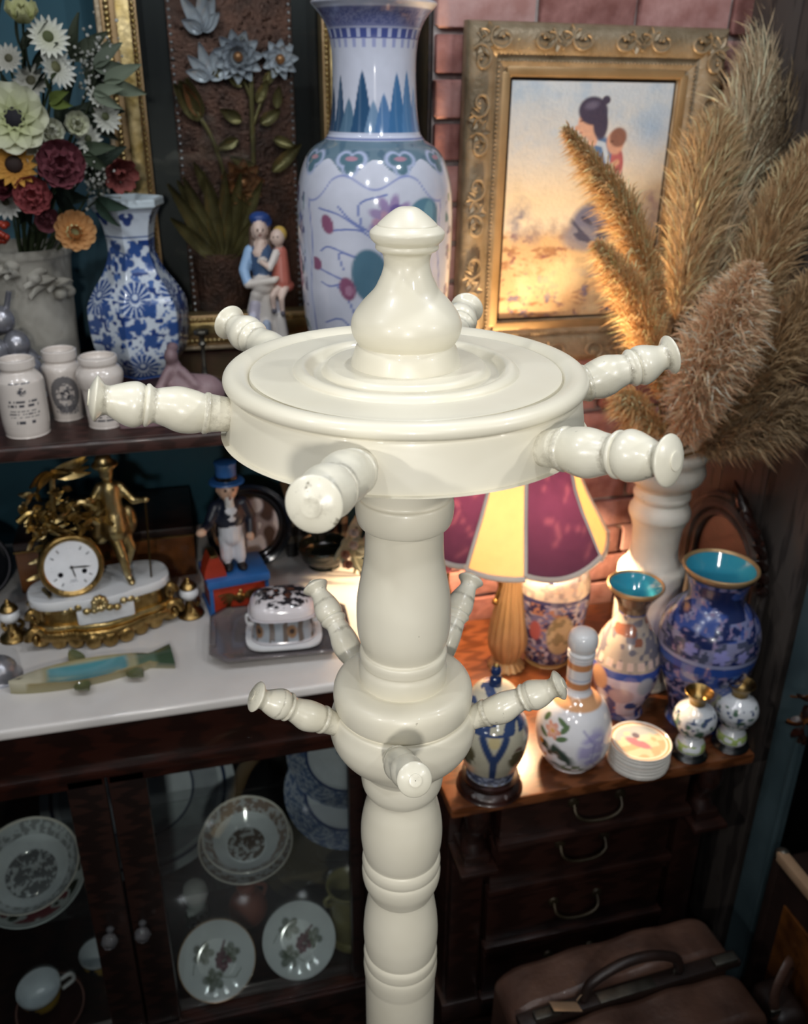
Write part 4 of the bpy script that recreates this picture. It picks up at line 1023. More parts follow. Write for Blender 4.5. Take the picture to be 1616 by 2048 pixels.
bloom('ranunculus', 'white ranunculus further right, near the frame', (-.130, 1.82, 1.834), .023, '#c6c9a4', '#dedece', '#8f9460', 8, (.3, -1, .3), 2, .7, .026)
bloom('ranunculus', 'cream ranunculus bud under the anemone petals', (-.192, 1.80, 1.792), .024, '#c9cab8', '#dadace', None, 8, (0, -1, -.2), 2, .6, .026)
bloom('tulip', 'pale yellow-green tulip at the very top', (-.193, 1.84, 1.995), .028, '#a5aa6c', '#d2d2a0', None, 6, (.1, -.6, .8), 2, .8, .03)
bloom('ranunculus', 'cream-white bloom at the left edge under the anemone', (-.268, 1.81, 1.800), .026, '#c2c4ae', '#d6d6c8', None, 8, (-.2, -1, .1), 2, .6, .026)
bloom('daisy', 'white daisy between the lower small daisy and the dusty red rose', (-.112, 1.83, 1.812), .022, '#c2c3b4', '#dadad0', '#5b6040', 15, (.4, -1, .1))
bloom('daisy', 'grey-white daisy half hidden behind the anemone top', (-.195, 1.85, 1.905), .026, '#adab9e', '#cbc9bf', '#55523c', 16, (0, -1, .4))
bloom('rose', 'large dusty red rose in the middle of the flowers', (-.162, 1.79, 1.770), .043, '#5a2430', '#8c4c56', '#4a1c26', 9, (.15, -1, .2), 4, .6, .042)
bloom('rose', 'coral red rose below the sunflower', (-.212, 1.79, 1.722), .034, '#7a2f36', '#b05a5c', '#6a262c', 9, (0, -1, .15), 4, .6, .034)
bloom('rose', 'dark red rose at the left beside the coral one', (-.258, 1.80, 1.738), .026, '#4a1a24', '#74323c', '#3a141c', 8, (-.2, -1, .2), 3, .6, .028)
bloom('rose', 'muted pink rose low between coral rose and orange bloom', (-.200, 1.82, 1.680), .024, '#6f3540', '#9a5d66', None, 8, (.1, -1, .0), 3, .6, .026)
bloom('rose', 'rust red flower hanging against the gold frame', (-.070, 1.83, 1.760), .034, '#6a3030', '#8c4a44', None, 7, (.4, -1, -.3), 2, .5, .024)
bloom('sunflower', 'small orange sunflower with a brown centre', (-.236, 1.78, 1.772), .033, '#b4772a', '#d3a048', '#2c1a12', 15, (.1, -1, .3), 1, .3, None, .4)
bloom('marigold', 'pale orange bloom with green-white middle just above the planter rim', (-.155, 1.79, 1.655), .038, '#c58a4c', '#dcae78', '#c6cf9a', 11, (.2, -1, .35), 2, .5, .026, .42)
for k, (x, y, zz, L, c, dd) in enumerate(((-.070, 1.82, 1.905, .064, '#6f7a66', (1, -.4, .1)), (-.085, 1.84, 1.930, .058, '#5c6656', (1, -.3, .35)), (-.090, 1.82, 1.890, .05, '#7b8672', (.8, -.6, -.2)), (-.164, 1.81, 1.875, .05, '#6f7f3a', (.5, -1, .1)), (-.160, 1.82, 1.898, .045, '#4e5a38', (-.2, -1, .5)), (-.20, 1.84, 1.955, .06, '#3c4434', (.2, -.4, 1)), (-.24, 1.84, 1.975, .06, '#4a523e', (-.3, -.3, 1)), (-.12, 1.85, 1.86, .07, '#2f3a2c', (1, -.2, -.4)), (-.13, 1.83, 1.795, .06, '#3f4c38', (1, -.5, -.3)), (-.11, 1.82, 1.71, .06, '#2f4436', (.6, -.8, -.5)), (-.25, 1.85, 1.90, .06, '#3a4230', (-.6, -.6, .5)), (-.19, 1.86, 1.92, .07, '#333b2c', (.1, -.7, .9)), (-.12, 1.86, 1.94, .07, '#39412f', (.5, -.3, 1)), (-.23, 1.85, 1.69, .06, '#2b3728', (-.4, -.9, -.4)), (-.165, 1.84, 1.70, .055, '#35402f', (.1, -1, -.6)), (-.21, 1.88, 1.85, .085, '#2b3526', (-.2, -.5, .8)), (-.16, 1.88, 1.83, .09, '#2f392a', (.5, -.5, .7)), (-.13, 1.88, 1.75, .09, '#28352a', (.8, -.5, .2)), (-.23, 1.87, 1.78, .085, '#2b3527', (-.6, -.6, .2)), (-.18, 1.86, 1.72, .08, '#26332a', (.3, -.8, -.2)), (-.10, 1.87, 1.90, .08, '#4a5342', (.6, -.4, .6)))):
    t = thing('leaf_sprig', ('pale sage leaf spray crossing the gold frame', 'upper grey-green leaf spray crossing the gold frame', 'short sage leaf pair near the frame, lowest of three', 'bright green leaf pair right of the anemone', 'dark green leaf pair above the bright green leaf', 'dark leaf pair behind the topmost tulip', 'dark leaf pair at the top left of the flowers', 'very dark leaf pair right of the white ranunculus', 'dark leaf pair right of the dusty red rose', 'blue-green leaf pair above the six-sided vase rim', 'dark leaf pair behind the anemone, left', 'dark leaf pair left of the upper daisies', 'dark leaf pair right of the top daisies', 'dark leaf pair at the lower left over the planter', 'dark leaf pair over the middle of the planter rim', 'shadowed leaf pair deep behind the anemone', 'shadowed leaf pair deep behind the white ranunculus', 'shadowed leaf pair deep behind the dusty red rose', 'shadowed leaf pair deep behind the sunflower', 'shadowed leaf pair deep behind the coral rose', 'grey-green leaf pair deep behind the tiny bud sprays')[k], 'leaves', (x, y, zz), group='leaf sprays among the silk flowers')
    m = align(dd) @ Matrix.Rotation(-PI / 2, 3, 'Y')
    for s in (-1, 1): MB().add(leaf(L, L * .42, .25, -.35, 6, 4), c).build('leaf', 'petal', t, (0, 0, 0), (Matrix.Rotation(s * .42, 3, 'Y').to_3x3() @ m @ Matrix.Rotation(s * .3, 3, 'X')).to_euler())
    b = Vector((PX, PY, 1.58)) - Vector((x, y, zz)); MB().add(tube(curve([(0, 0, 0), tuple(b * .4 + Vector((0, .03, 0))), tuple(b)], 4), .002, 5), '#3c4630').build('stem', 'petal', t)
q = random.Random(4)
for nm, c0 in (('airy spray of tiny grey-white buds against the frame, upper', (-.075, 1.85, 1.95)), ('airy spray of tiny grey-white buds right of the daisies, lower', (-.095, 1.85, 1.915)), ('airy spray of tiny buds between dusty rose and frame', (-.105, 1.82, 1.745))):
    t = thing('gypsophila', nm, 'flower', c0, group='sprays of tiny buds'); mb = MB(); ms = MB()
    for i in range(70):
        p = (q.gauss(0, .016), q.gauss(0, .012), q.gauss(.0, .022)); mb.add(sph(p, q.uniform(.0018, .0034), 6, 4), q.choice(('#b6b6ae', '#9b9c92', '#c8c8c0')))
        if i % 3 == 0: ms.add(tube([(0, .01, -.03), p], .0006, 4), '#4c5442')
    stuff(mb.build('tiny_buds', 'petal', t)); ms.build('stems', 'petal', t)
t = thing('berry_cluster', 'bunch of small red berries at the left photo edge', 'berries', (-.276, 1.80, 1.660))
for i in range(11): B('berry', sph((q.uniform(-.014, .014), q.uniform(-.01, .01), q.uniform(-.016, .016)), .0062, 10, 7), 'red', t)

# pewter fruit ornament in front of the planter
t = thing('pewter_fruit', 'aged silver ornament of fruit and leaves at the left photo edge', 'ornament', (-.292, 1.775, 1.36))
for x, y, zz, r in ((-.008, 0, .150, .026), (.012, -.01, .106, .027), (-.024, -.02, .098, .025), (.030, -.02, .062, .024), (-.002, -.035, .054, .026), (-.035, -.03, .045, .024), (.022, -.035, .022, .022), (-.016, -.045, .018, .020)): B('fruit', sph((x, y, zz), (r * .88, r * .88, r), 16, 10), 'pewter', t)
for k in range(6): B('leaf', xf(leaf(.05, .026, .4, -.4, 5, 3, th=.003), (0, -.01, .06 + .02 * k), (R(50), .3, R(60 * k - 120))), 'pewter', t)
B('stalk', tube(curve([(0, 0, .04), (.0, .005, .15), (.012, .0, .20)], 5), .005, 6), 'pewter', t)
B('base_disc', revolve([(.0004, 0), (.044, 0), (.046, .006), (.0004, .010)], 28, 2), 'pewter', t)

# stoneware jars with printed labels
def jarprint(kind):
    def f(X, Z, A, rr):
        C = base(X, '#d5ccc4'); k = '#4a4a50'
        n = seg_noise(X, Z, 700, 3) > .42
        if kind == 0:
            mix(C, el(X, Z, .0, .083, .008, .008) * n, k)
            for i, (zz, hw, h) in enumerate(((.0965, .018, .0016), (.0660, .024, .0022), (.0590, .026, .0026), (.0500, .024, .0014), (.0450, .025, .0014), (.0395, .023, .0014), (.0305, .016, .0028))): mix(C, band(Z, zz - h, zz + h, .0006) * (np.abs(X) < hw) * (seg_noise(X, Z * 0, 420, i) > .36), k)
        elif kind == 1:
            rg = np.hypot(X / .026, (Z - .050) / .034); mix(C, (rg < 1) * .85, '#55555b'); mix(C, (rg < .62) * (seg_noise(X, Z, 190, 6) > .45), '#c6beb8'); mix(C, (rg < .3) * (seg_noise(X, Z, 260, 9) > .5), '#3a3a40'); mix(C, band(Z, .012, .03) * (np.abs(X) < .02) * n * .7, k)
        else:
            for i, zz in enumerate((.034, .028, .022, .016)): mix(C, band(Z, zz - .0018, zz + .0018, .0006) * (np.abs(X) < .022) * (seg_noise(X, Z * 0, 400, i + 5) > .35), k)
            mix(C, el(X, Z, 0, .052, .014, .010) * n * .7, k)
        return C
    return f


tag(painted('stoneware_jar', [(.0004, 0), (.033, 0), (.0355, .004), (.0372, .015), (.0385, .035), (.0385, .088), (.036, .099), (.030, .107), (.0265, .111), (.0268, .115), (.0290, .117), (.0292, .127), (.0285, .130), (.0245, .130), (.022, .118), (.0004, .11)], 'print', jarprint(0), None, (-.256, 1.571, 1.36), 120, 6, rz=face(-0.256, 1.571)), 'tall cream stoneware jar with black printed lettering, leftmost of the three', 'jar', 'printed stoneware jars')
tag(painted('stoneware_jar', [(.0004, 0), (.0235, 0), (.025, .004), (.0275, .030), (.0315, .066), (.0338, .088), (.0320, .097), (.0275, .102), (.0268, .106), (.0290, .109), (.0292, .121), (.0285, .124), (.0245, .124), (.022, .112), (.0004, .105)], 'print', jarprint(1), None, (-.195, 1.640, 1.36), 110, 6, rz=face(-0.195, 1.64)), 'tapering stoneware jar with an oval dark printed medallion, middle of the three', 'jar', 'printed stoneware jars')
tag(painted('stoneware_jar', [(.0004, 0), (.0270, 0), (.0290, .004), (.0300, .020), (.0325, .062), (.0360, .074), (.0388, .085), (.0388, .095), (.0340, .104), (.0300, .107), (.0300, .110), (.0322, .113), (.0325, .119), (.0315, .123), (.0275, .123), (.025, .112), (.0004, .10)], 'print', jarprint(2), None, (-.128, 1.585, 1.36), 110, 6, rz=face(-0.128, 1.585)), 'squat-shouldered stoneware jar with small print, rightmost of the three', 'jar', 'printed stoneware jars')

# mauve reclining figure
t = thing('reclining_figurine', 'mauve terracotta figurine of a draped reclining figure in front of the blue vase', 'figurine', (-.012, 1.585, 1.36))
B('slab', box((0, 0, .007), (.185, .072, .014), .004), 'mauve', t)
mv = '#80686c'
figure('figure', [('e', (.058, .0, .045), (.036, .030, .034), mv), ('c', (.05, 0, .05), (.015, .0, .060), .030, .026, mv), ('c', (.012, 0, .055), (.008, 0, .098), .020, .014, mv), ('e', (.006, -.004, .116), (.0125, .014, .0155), mv),
                  ('c', (-.002, -.01, .09), (-.022, -.022, .06), .009, .008, mv), ('c', (-.022, -.022, .06), (-.004, -.034, .045), .008, .007, mv), ('c', (.022, -.01, .09), (.044, -.022, .066), .009, .008, mv), ('e', (-.058, 0, .034), (.030, .024, .022), mv),
                  ('e', (-.036, -.012, .048), (.013, .012, .013), mv), ('c', (-.07, 0, .03), (-.03, -.016, .024), .016, .014, mv), ('e', (.010, .010, .128), (.011, .010, .009), mv), ('e', (.030, -.02, .028), (.04, .018, .018), mv)], t, 'mauve', .0035, 3)
# glass candlestick, dark
tag(B('candlestick', revolve([(.0004, 0), (.030, 0), (.028, .006), (.010, .014), (.005, .030), (.0042, .07), (.008, .078), (.005, .084), (.006, .095), (.014, .098), (.015, .104), (.012, .106), (.0004, .100)], 28, 3), 'steel', None, (.056, 1.80, 1.36)), 'thin grey metal candlestick between the six-sided vase and the figurine', 'candlestick')

# mother and child figurine
t = thing('mother_child_figurine', 'porcelain figurine of a mother in a blue cap holding a child', 'figurine', (.176, 1.715, 1.36)); t.scale = (.96, .96, 1.0)
iv, sk = '#d3cbc2', '#d6beb0'
KM = .76


def up(P):
    """upper body in scale, carried on the long skirt"""
    out = []
    for p in P:
        q = list(p)
        for i in (1, 2):
            if i < len(q) and isinstance(q[i], tuple) and not (p[0] == 'e' and i == 2): q[i] = (q[i][0] * KM, q[i][1] * KM, q[i][2] * KM + .345 * (1 - KM))
        if p[0] == 'c': q[3] *= KM; q[4] *= KM
        elif p[0] == 'e': q[2] = tuple(x * KM for x in q[2])
        else: q[2] *= KM
        out.append(tuple(q))
    return out


figure('mother', [('c', (.004, 0, .0), (.0, 0, .13), .052, .036, iv), ('c', (-.03, -.03, .15), (-.046, -.036, .02), .010, .014, '#c2c2d2'), ('c', (.024, -.03, .15), (.036, -.038, .02), .009, .013, '#d9d2ca'), ('c', (-.004, -.04, .14), (-.012, -.052, .02), .009, .012, '#aebbd0')] + up([('c', (.004, 0, .0), (.0, 0, .125), .056, .036, iv), ('c', (.0, 0, .125), (-.002, 0, .175), .036, .029, iv), ('e', (-.006, -.022, .165), (.030, .020, .026), iv), ('c', (-.022, -.02, .14), (-.036, -.012, .10), .018, .014, iv), ('c', (-.028, -.026, .12), (-.046, -.03, .02), .014, .018, '#c5bfcc'), ('c', (.03, -.026, .12), (.040, -.03, .02), .012, .016, '#c0bfc8'),
                  ('c', (-.002, -.002, .185), (-.004, 0, .235), .026, .030, '#41597a'), ('c', (-.010, -.012, .24), (-.004, -.012, .262), .018, .013, sk), ('e', (-.004, -.022, .225), (.014, .010, .016), '#c9c2bc'),
                  ('c', (-.032, 0, .243), (-.050, -.006, .200), .015, .014, '#8fb0d4'), ('c', (-.050, -.006, .200), (-.044, -.020, .170), .014, .012, '#8fb0d4'), ('c', (-.044, -.022, .168), (.020, -.046, .180), .011, .009, iv), ('e', (.026, -.046, .184), (.009, .007, .007), sk),
                  ('c', (.026, .004, .24), (.046, .004, .20), .014, .012, '#8fb0d4'), ('c', (-.004, -.006, .262), (-.004, -.006, .275), .010, .010, sk), ('e', (-.006, -.010, .293), (.0185, .019, .0235), sk), ('e', (-.006, -.029, .290), (.0035, .005, .005), sk),
                  ('e', (-.004, .005, .298), (.022, .019, .026), '#5a473c'), ('c', (-.024, 0, .295), (-.026, -.002, .255), .007, .008, '#5a473c'), ('c', (.016, 0, .295), (.020, -.002, .25), .008, .009, '#5a473c'), ('e', (-.002, .006, .318), (.027, .025, .016), '#24407c'), ('e', (.012, .010, .308), (.018, .02, .014), '#24407c'),
                  ('p', (-.013, -.028, .294), .0032, '#5c463e'), ('p', (.001, -.028, .294), .0032, '#5c463e'), ('p', (-.006, -.028, .281), .0035, '#a8605c')]), t, 'skin', .0026, 2)
rd = '#b5685a'
figure('child', up([('c', (.042, -.016, .172), (.043, -.012, .238), .026, .019, rd), ('e', (.046, -.014, .160), (.030, .024, .018), rd), ('c', (.042, -.014, .245), (.040, -.016, .256), .009, .009, sk), ('e', (.037, -.018, .275), (.0185, .019, .021), sk), ('e', (.044, -.010, .282), (.019, .019, .020), '#c3a252'), ('e', (.021, -.024, .273), (.004, .004, .004), sk),
                 ('c', (.030, -.026, .240), (.012, -.038, .208), .010, .009, '#d8cfc8'), ('c', (.012, -.038, .208), (-.008, -.036, .222), .008, .006, sk), ('c', (.034, -.028, .162), (.014, -.046, .142), .011, .008, sk), ('c', (.014, -.046, .142), (.016, -.044, .112), .008, .006, sk), ('c', (.048, -.030, .158), (.036, -.046, .135), .011, .008, sk), ('c', (.036, -.046, .135), (.038, -.044, .105), .008, .006, sk),
                 ('e', (.016, -.049, .106), (.007, .010, .006), '#57545e'), ('e', (.038, -.049, .099), (.007, .010, .006), '#57545e'), ('p', (.024, -.033, .279), .003, '#5c463e'), ('p', (.036, -.036, .279), .003, '#5c463e')]), t, 'skin', .0022, 2)
B('plinth', revolve([(.0004, 0), (.060, 0), (.060, .008), (.0004, .010)], 40, 1), 'stone', t)

# framed copper relief behind glass
fr = thing('framed_relief', 'gold framed shadow box with an embossed copper panel of silver and bronze flowers', 'picture', (0, 0, 0))
XL, XR, ZB, ZT, FY = -.083, .432, 1.362, 2.24, 2.068
def bar(x0, z0, x1, z1, w, nm='frame_bar'):
    """mitre-less moulded bar: base, rope edge, flat gold band and inner beading"""
    L = math.hypot(x1 - x0, z1 - z0); a = math.atan2(z1 - z0, x1 - x0)
    o = O(nm, mesh_np(nm, *box((L / 2, 0, w * .5), (L, .05, w), .004)), 'goldflat', fr, (x0, FY, z0), (0, -a, 0))
    B('flat_band', box((L / 2, -.030, w * .66), (L, .018, w * .34), .004), 'goldpale', o)
    rp = MB()
    for i in range(int(L / .010)):
        rp.add(xf(sph((0, 0, 0), (.0075, .005, .0055), 8, 6), (i * .010 + .005, -.028, w * .28), (0, .5, 0)))
        rp.add(sph((i * .010 + .005, -.032, w * .90), (.0045, .004, .0045), 6, 5))
    stuff(rp.build('rope_beading', 'goldpale', o)); B('outer_lip', box((L / 2, -.018, w * .08), (L, .03, w * .12), .004), 'goldrough', o)


bar(XL, ZT, XL, ZB, .078); bar(XR, ZB, XR, ZT, .078); bar(XL, ZB, XR, ZB, .078); bar(XR, ZT, XL, ZT, .078)
B('backing', box(((XL + XR) / 2, 2.105, (ZB + ZT) / 2), (XR - XL - .05, .012, ZT - ZB - .05)), 'black', fr)
B('glass_pane', box(((XL + XR) / 2, 2.046, (ZB + ZT) / 2), (XR - XL - .14, .003, ZT - ZB - .14)), 'glass', fr)
cp = B('copper_panel', box((.175, 2.093, 1.76), (.250, .012, .78), .004), 'copper', fr)
em = MB(); q = random.Random(21)
for i in range(220):
    x = .175 + q.uniform(-.115, .115); zz = q.uniform(1.46, 2.13); em.add(sph((x, 2.087, zz), (q.uniform(.002, .006), .003, q.uniform(.002, .006)), 7, 5))
stuff(em.build('hammered_relief', 'copper', cp))
for zz in np.arange(1.42, 2.14, .0145):
    pass
dots = MB()
for i in range(52):
    for x in (.056, .294): dots.add(sph((x, 2.086, 1.40 + i * .0145), (.003, .003, .003), 6, 5))
stuff(dots.build('edge_beading', 'pewter', cp))
RY = 2.078
def rleaf(nm, x, z, L, W, ang, mat, bend=.15): B(nm, xf(leaf(L, W, .5, bend, 8, 4, th=.004), (x, RY, z), Matrix.Rotation(-R(ang), 3, 'Y') @ Matrix.Rotation(R(80), 3, 'X')), mat, fr)
def rstem(pts, r, mat='brassleaf'): B('stem', tube(curve([(x, RY, z) for x, z in pts], 8), r, 8), mat, fr)
B('relief_pot', xf(revolve([(.0004, 1.40), (.050, 1.40), (.058, 1.44), (.064, 1.53), (.066, 1.56), (.060, 1.565), (.0004, 1.56)], 36, 3, sy=.30), (.125, RY + .012, 0)), 'copper', fr)
for a in (96, 108, 75, 62, 118, 84, 132, 50): rleaf('relief_leaf', .125 + .012 * math.cos(R(a)) * 2, 1.555, .19 if 60 < a < 120 else .13, .032, a, 'brassleaf')
for x, z, L, W, a in ((.100, 1.62, .12, .030, 118), (.122, 1.66, .11, .026, 112), (.245, 1.735, .085, .028, 40), (.215, 1.735, .07, .024, 150), (.15, 1.60, .10, .026, 70), (.225, 1.83, .05, .026, 30), (.185, 1.835, .05, .026, 150), (.22, 1.87, .05, .022, 60), (.19, 1.90, .045, .022, 130), (.235, 1.905, .045, .02, 45), (.175, 1.80, .05, .024, 200), (.25, 1.80, .05, .022, 340), (.205, 1.95, .045, .020, 100), (.17, 1.92, .04, .018, 170), (.26, 1.86, .045, .02, 80)): rleaf('relief_leaf', x, z, L, W, a, 'brassleaf')
rstem([(.125, 1.56), (.135, 1.66), (.142, 1.72), (.122, 1.80), (.094, 1.852)], .0045); rstem([(.13, 1.56), (.16, 1.66), (.20, 1.73), (.207, 1.83), (.21, 1.93)], .0055); rstem([(.21, 1.83), (.24, 1.90), (.255, 1.945)], .004); rstem([(.207, 1.88), (.18, 1.95), (.16, 1.99)], .004)
for s, W in ((0, .046), (-10, .034), (10, .034)): rleaf('tulip_petal', .100, 1.838, .085, W, 112 + s, 'brassleaf', .3)
rleaf('tulip_petal', .098, 1.845, .07, .026, 108, 'copperpale', .5)
for cx, cz, r, n, mat, nl in ((.185, 1.955, .052, 11, 'silver', 3), (.270, 1.952, .040, 9, 'silver', 2), (.178, 1.715, .050, 9, 'copperpale', 3)):
    for l in range(nl):
        k = 1 - .28 * l
        for i in range(n - l): rleaf('blossom_petal', cx, cz, r * k, r * .55, 360 * i / (n - l) + 20 * l, mat, .25 + .3 * l)
    B('blossom_centre', sph((cx, RY - .016, cz), (.010, .008, .010), 10, 8), 'copperpale', fr)
for a, L in ((82, .085), (62, .07), (118, .075), (38, .05), (150, .045)): rleaf('lily_petal', .118, 2.00, L, .026, a, 'silver', .35)
for a, L in ((100, .07), (70, .06), (130, .06), (160, .05), (20, .05)): rleaf('lily_petal', .125, 1.915, L, .024, a, 'silver', .3)

# ================================================================== chest of drawers (right)
ch = thing('chest_of_drawers', 'dark wooden chest of drawers under the lamp and vases', 'chest', (.73, 1.50, 0))
CX0, CY0 = -.73, -1.50


def cbx(name, x0, x1, y0, y1, z0, z1, mat='chestdark', bev=.003, parent=None):
    return B(name, box(((x0 + x1) / 2 + CX0, (y0 + y1) / 2 + CY0, (z0 + z1) / 2), (x1 - x0, y1 - y0, z1 - z0), bev), mat, parent or ch)


cbx('top_board', .410, 1.047, 1.20, 1.815, .676, .700, 'chestwood', .005)
cbx('carcass', .440, 1.020, 1.30, 1.81, .04, .676)
cbx('plinth', .430, 1.030, 1.27, 1.81, .0, .06, bev=.006)
for k, (z0, z1) in enumerate(((.560, .668), (.395, .545), (.230, .380), (.070, .215))):
    yf = 1.225 if k == 0 else 1.262
    d = cbx('drawer', .520, .925, yf, 1.32, z0, z1, bev=.004)
    cbx('lower_moulding', .512, .933, yf - .016, yf + .012, z0 - .006, z0 + .016, bev=.007, parent=d)
    cbx('upper_moulding', .516, .929, yf - .008, yf + .01, z1 - .010, z1 - .002, bev=.003, parent=d)
    B('drop_handle', tube(curve([(-.05, 0, .012), (-.048, -.014, -.006), (-.03, -.020, -.018), (0, -.022, -.021), (.03, -.020, -.018), (.048, -.014, -.006), (.05, 0, .012)], 5), .0035, 8), 'darkbrass', d, (.72 + CX0, yf + CY0 - .002, (z0 + z1) / 2 + .01))
    for sx in (-1, 1): B('handle_plate', xf(revolve([(.0004, 0), (.012, 0), (.010, .004), (.0004, .006)], 14, 1), (.72 + CX0 + sx * .05, yf + CY0, (z0 + z1) / 2 + .022), (R(90), 0, 0)), 'darkbrass', d)
for x0, x1 in ((.438, .515), (.945, 1.022)):
    xc = (x0 + x1) / 2
    B('corbel', tube(curve([(xc + CX0, 1.262 + CY0, .672), (xc + CX0, 1.240 + CY0, .625), (xc + CX0, 1.262 + CY0, .57), (xc + CX0, 1.255 + CY0, .53)], 6), [.034, .034, .033, .031, .029, .027, .026, .025, .024, .023, .023, .023, .023, .023, .024, .025, .026, .027, .028], 12), 'chestdark', ch)
    cbx('corbel_foot', x0 + .012, x1 - .012, 1.225, 1.30, .516, .540, bev=.006)
    cbx('corbel_shelf', x0, x1, 1.205, 1.30, .503, .517, bev=.004)
    cbx('stile', x0 + .005, x1 - .005, 1.275, 1.31, .06, .503)

# ------------------------------------------------------------------ table lamp
LX, LY = .668, 1.61
lp = thing('table_lamp', 'lit table lamp with burgundy and cream panelled shade and fluted gold base', 'lamp', (LX, LY, .70))
B('lamp_base', revolve([(.0004, 0), (.040, 0), (.042, .006), (.034, .014), (.030, .022), (.040, .045), (.0455, .070), (.044, .100), (.036, .150), (.027, .195), (.020, .235), (.0155, .258), (.020, .266), (.018, .274), (.011, .282), (.009, .30), (.0004, .302)], 96, 5, flute=(16, .10)), 'goldflat', lp)
for sx in (-1, 1):
    h = B('scroll_handle', tube(curve([(sx * .020, 0, .262), (sx * .036, 0, .272), (sx * .040, 0, .250), (sx * .026, 0, .215), (sx * .034, 0, .180)], 7), .0048, 8), 'gold', lp)
    B('handle_ball', sph((sx * .036, -.004, .275), .0125, 14, 10), 'gold', h); B('handle_ball', sph((sx * .036, -.002, .176), .008, 12, 8), 'gold', h)
B('lamp_stem', tube([(0, 0, .28), (0, 0, .39)], .006, 10), 'gold', lp)
B('bulb_holder', revolve([(.0004, .375), (.014, .375), (.015, .388), (.0004, .39)], 20, 2), 'gold', lp)
bm_ = bpy.data.materials.new('lit_bulb'); bm_.use_nodes = True; bN = bm_.node_tree.nodes['Principled BSDF']; bN.inputs['Emission Color'].default_value = (1, .70, .40, 1); bN.inputs['Emission Strength'].default_value = 1050.
B('bulb', revolve([(.0004, .385), (.010, .387), (.014, .393), (.026, .408), (.030, .425), (.026, .442), (.014, .452), (.0004, .455)], 24, 3), bm_, lp)
# bell shade: alternating wide burgundy and narrow cream panels, 4 + 4
SHZ = [(.335, .198), (.355, .187), (.39, .168), (.43, .146), (.47, .128), (.51, .116), (.55, .108), (.585, .104)]
zq = np.array([z for z, r in SHZ]); rq = np.array([r for z, r in SHZ])
seams = []; a = R(-68.7 - 0)
wide, nar = R(55), R(35); a0 = R(-90 - 14.7 - 24 - 11)
edges = []; a = a0 - wide
for k in range(4): edges.append((a, a + wide, 1)); edges.append((a + wide, a + wide + nar, 0)); a += wide + nar
for (ea, eb, kind) in edges:
    na = 13; nz = 26; V = []; C = []
    for i in range(nz):
        t = i / (nz - 1); zz = SHZ[0][0] + (SHZ[-1][0] - SHZ[0][0]) * t; r0 = np.interp(zz, zq, rq)
        for j in range(na):
            s = j / (na - 1); aa = ea + (eb - ea) * s; bow = 1 - .045 * (s * (1 - s) * 4) * (1 if kind else .6); dz = -.020 * (s * (1 - s) * 4 - .5) * (1 - t) * (1 if kind else .3)
            V.append((r0 * bow * math.cos(aa), r0 * bow * math.sin(aa), zz + dz))
            if kind:
                X, Z = (s - .5) * .17, t * .35; c = lin('#66485e')
                for cx, cz, rr_ in ((.035, .20, .022), (-.03, .11, .032), (.03, .065, .045), (-.045, .25, .03)):
                    d = abs(math.hypot(X - cx, Z - cz) - rr_); 
                    if d < .003 and (X - cx) > -rr_ * .3: c = lin('#7a5a6a')
            else: c = lin('#d8c4a2')
            C.append(c)
    Fc = [[i * na + j, i * na + j + 1, (i + 1) * na + j + 1, (i + 1) * na + j] for i in range(nz - 1) for j in range(na - 1)]
    V = np.array(V); n0 = len(V); c0 = V * np.array((.985, .985, 1)); V = np.vstack([V, c0]); Fc = Fc + [[q_ + n0 for q_ in f][::-1] for f in Fc]
    O('shade_panel', mesh_np('shade_panel', V, Fc, np.vstack([np.array(C)] * 2)), 'shade', lp)
    B('seam_trim', tube([(np.interp(zz, zq, rq) * math.cos(ea), np.interp(zz, zq, rq) * math.sin(ea), zz + (.010 * (1 - i / 11) if kind else .003)) for i, zz in enumerate(np.linspace(.335, .585, 12))], .0042, 8), 'stone', lp)
    B('hem_trim', tube([(np.interp(.335, zq, rq) * (1 - .045 * (s * (1 - s) * 4) * (1 if kind else .6)) * math.cos(ea + (eb - ea) * s), np.interp(.335, zq, rq) * (1 - .045 * (s * (1 - s) * 4) * (1 if kind else .6)) * math.sin(ea + (eb - ea) * s), .335 - .020 * (s * (1 - s) * 4 - .5) * (1 if kind else .3)) for s in np.linspace(0, 1, 13)], .0062, 8), 'stone', lp)
B('top_ring', tube([(.104 * math.cos(t), .104 * math.sin(t), .585) for t in np.linspace(0, 2 * PI, 33)], .005, 8), 'stone', lp)

# ------------------------------------------------------------------ porcelain around the lamp


def cobalt(seed, light='#b9b6c4', dark='#2a3468', mid='#5f6fa8', acc='#c49a86', pan=None, fy=1.):
    def f(X, Z, A, r):
        n1 = seg_noise(X, Z * fy, 46, seed); n2 = seg_noise(X, Z * fy, 95, seed + 1); n3 = seg_noise(X, Z * fy, 150, seed + 2)
        C = base(X, dark); mix(C, np.clip((n1 - .5) * 9, 0, 1), mid); mix(C, np.clip((n2 * .6 + n3 * .4 - .55) * 12, 0, 1), light); mix(C, np.clip((n3 - .74) * 14, 0, 1), acc)
        if pan: pan(C, X, Z, A, r, n1, n2, n3)
        return C
    return f


def pan_s(C, X, Z, A, r, n1, n2, n3):
    mix(C, (Z > .195) * (Z < .235) * (.6 + .4 * (n2 > .4)), '#d5c8b8'); mix(C, band(Z, .186, .196), '#3a3f6a'); mix(C, (Z > .235) * (n1 > .4), '#c8c2cc'); mix(C, el(X, Z, .028, .105, .034, .06, .0, .15), '#b5a888'); mix(C, el(X, Z, .028, .105, .034, .06, .0, .15) * (n2 > .5), '#8a8468'); mix(C, el(X, Z, -.03, .115, .016, .03), '#a55a5a'); mix(C, (Z < .012) * 1., '#a88a5a')


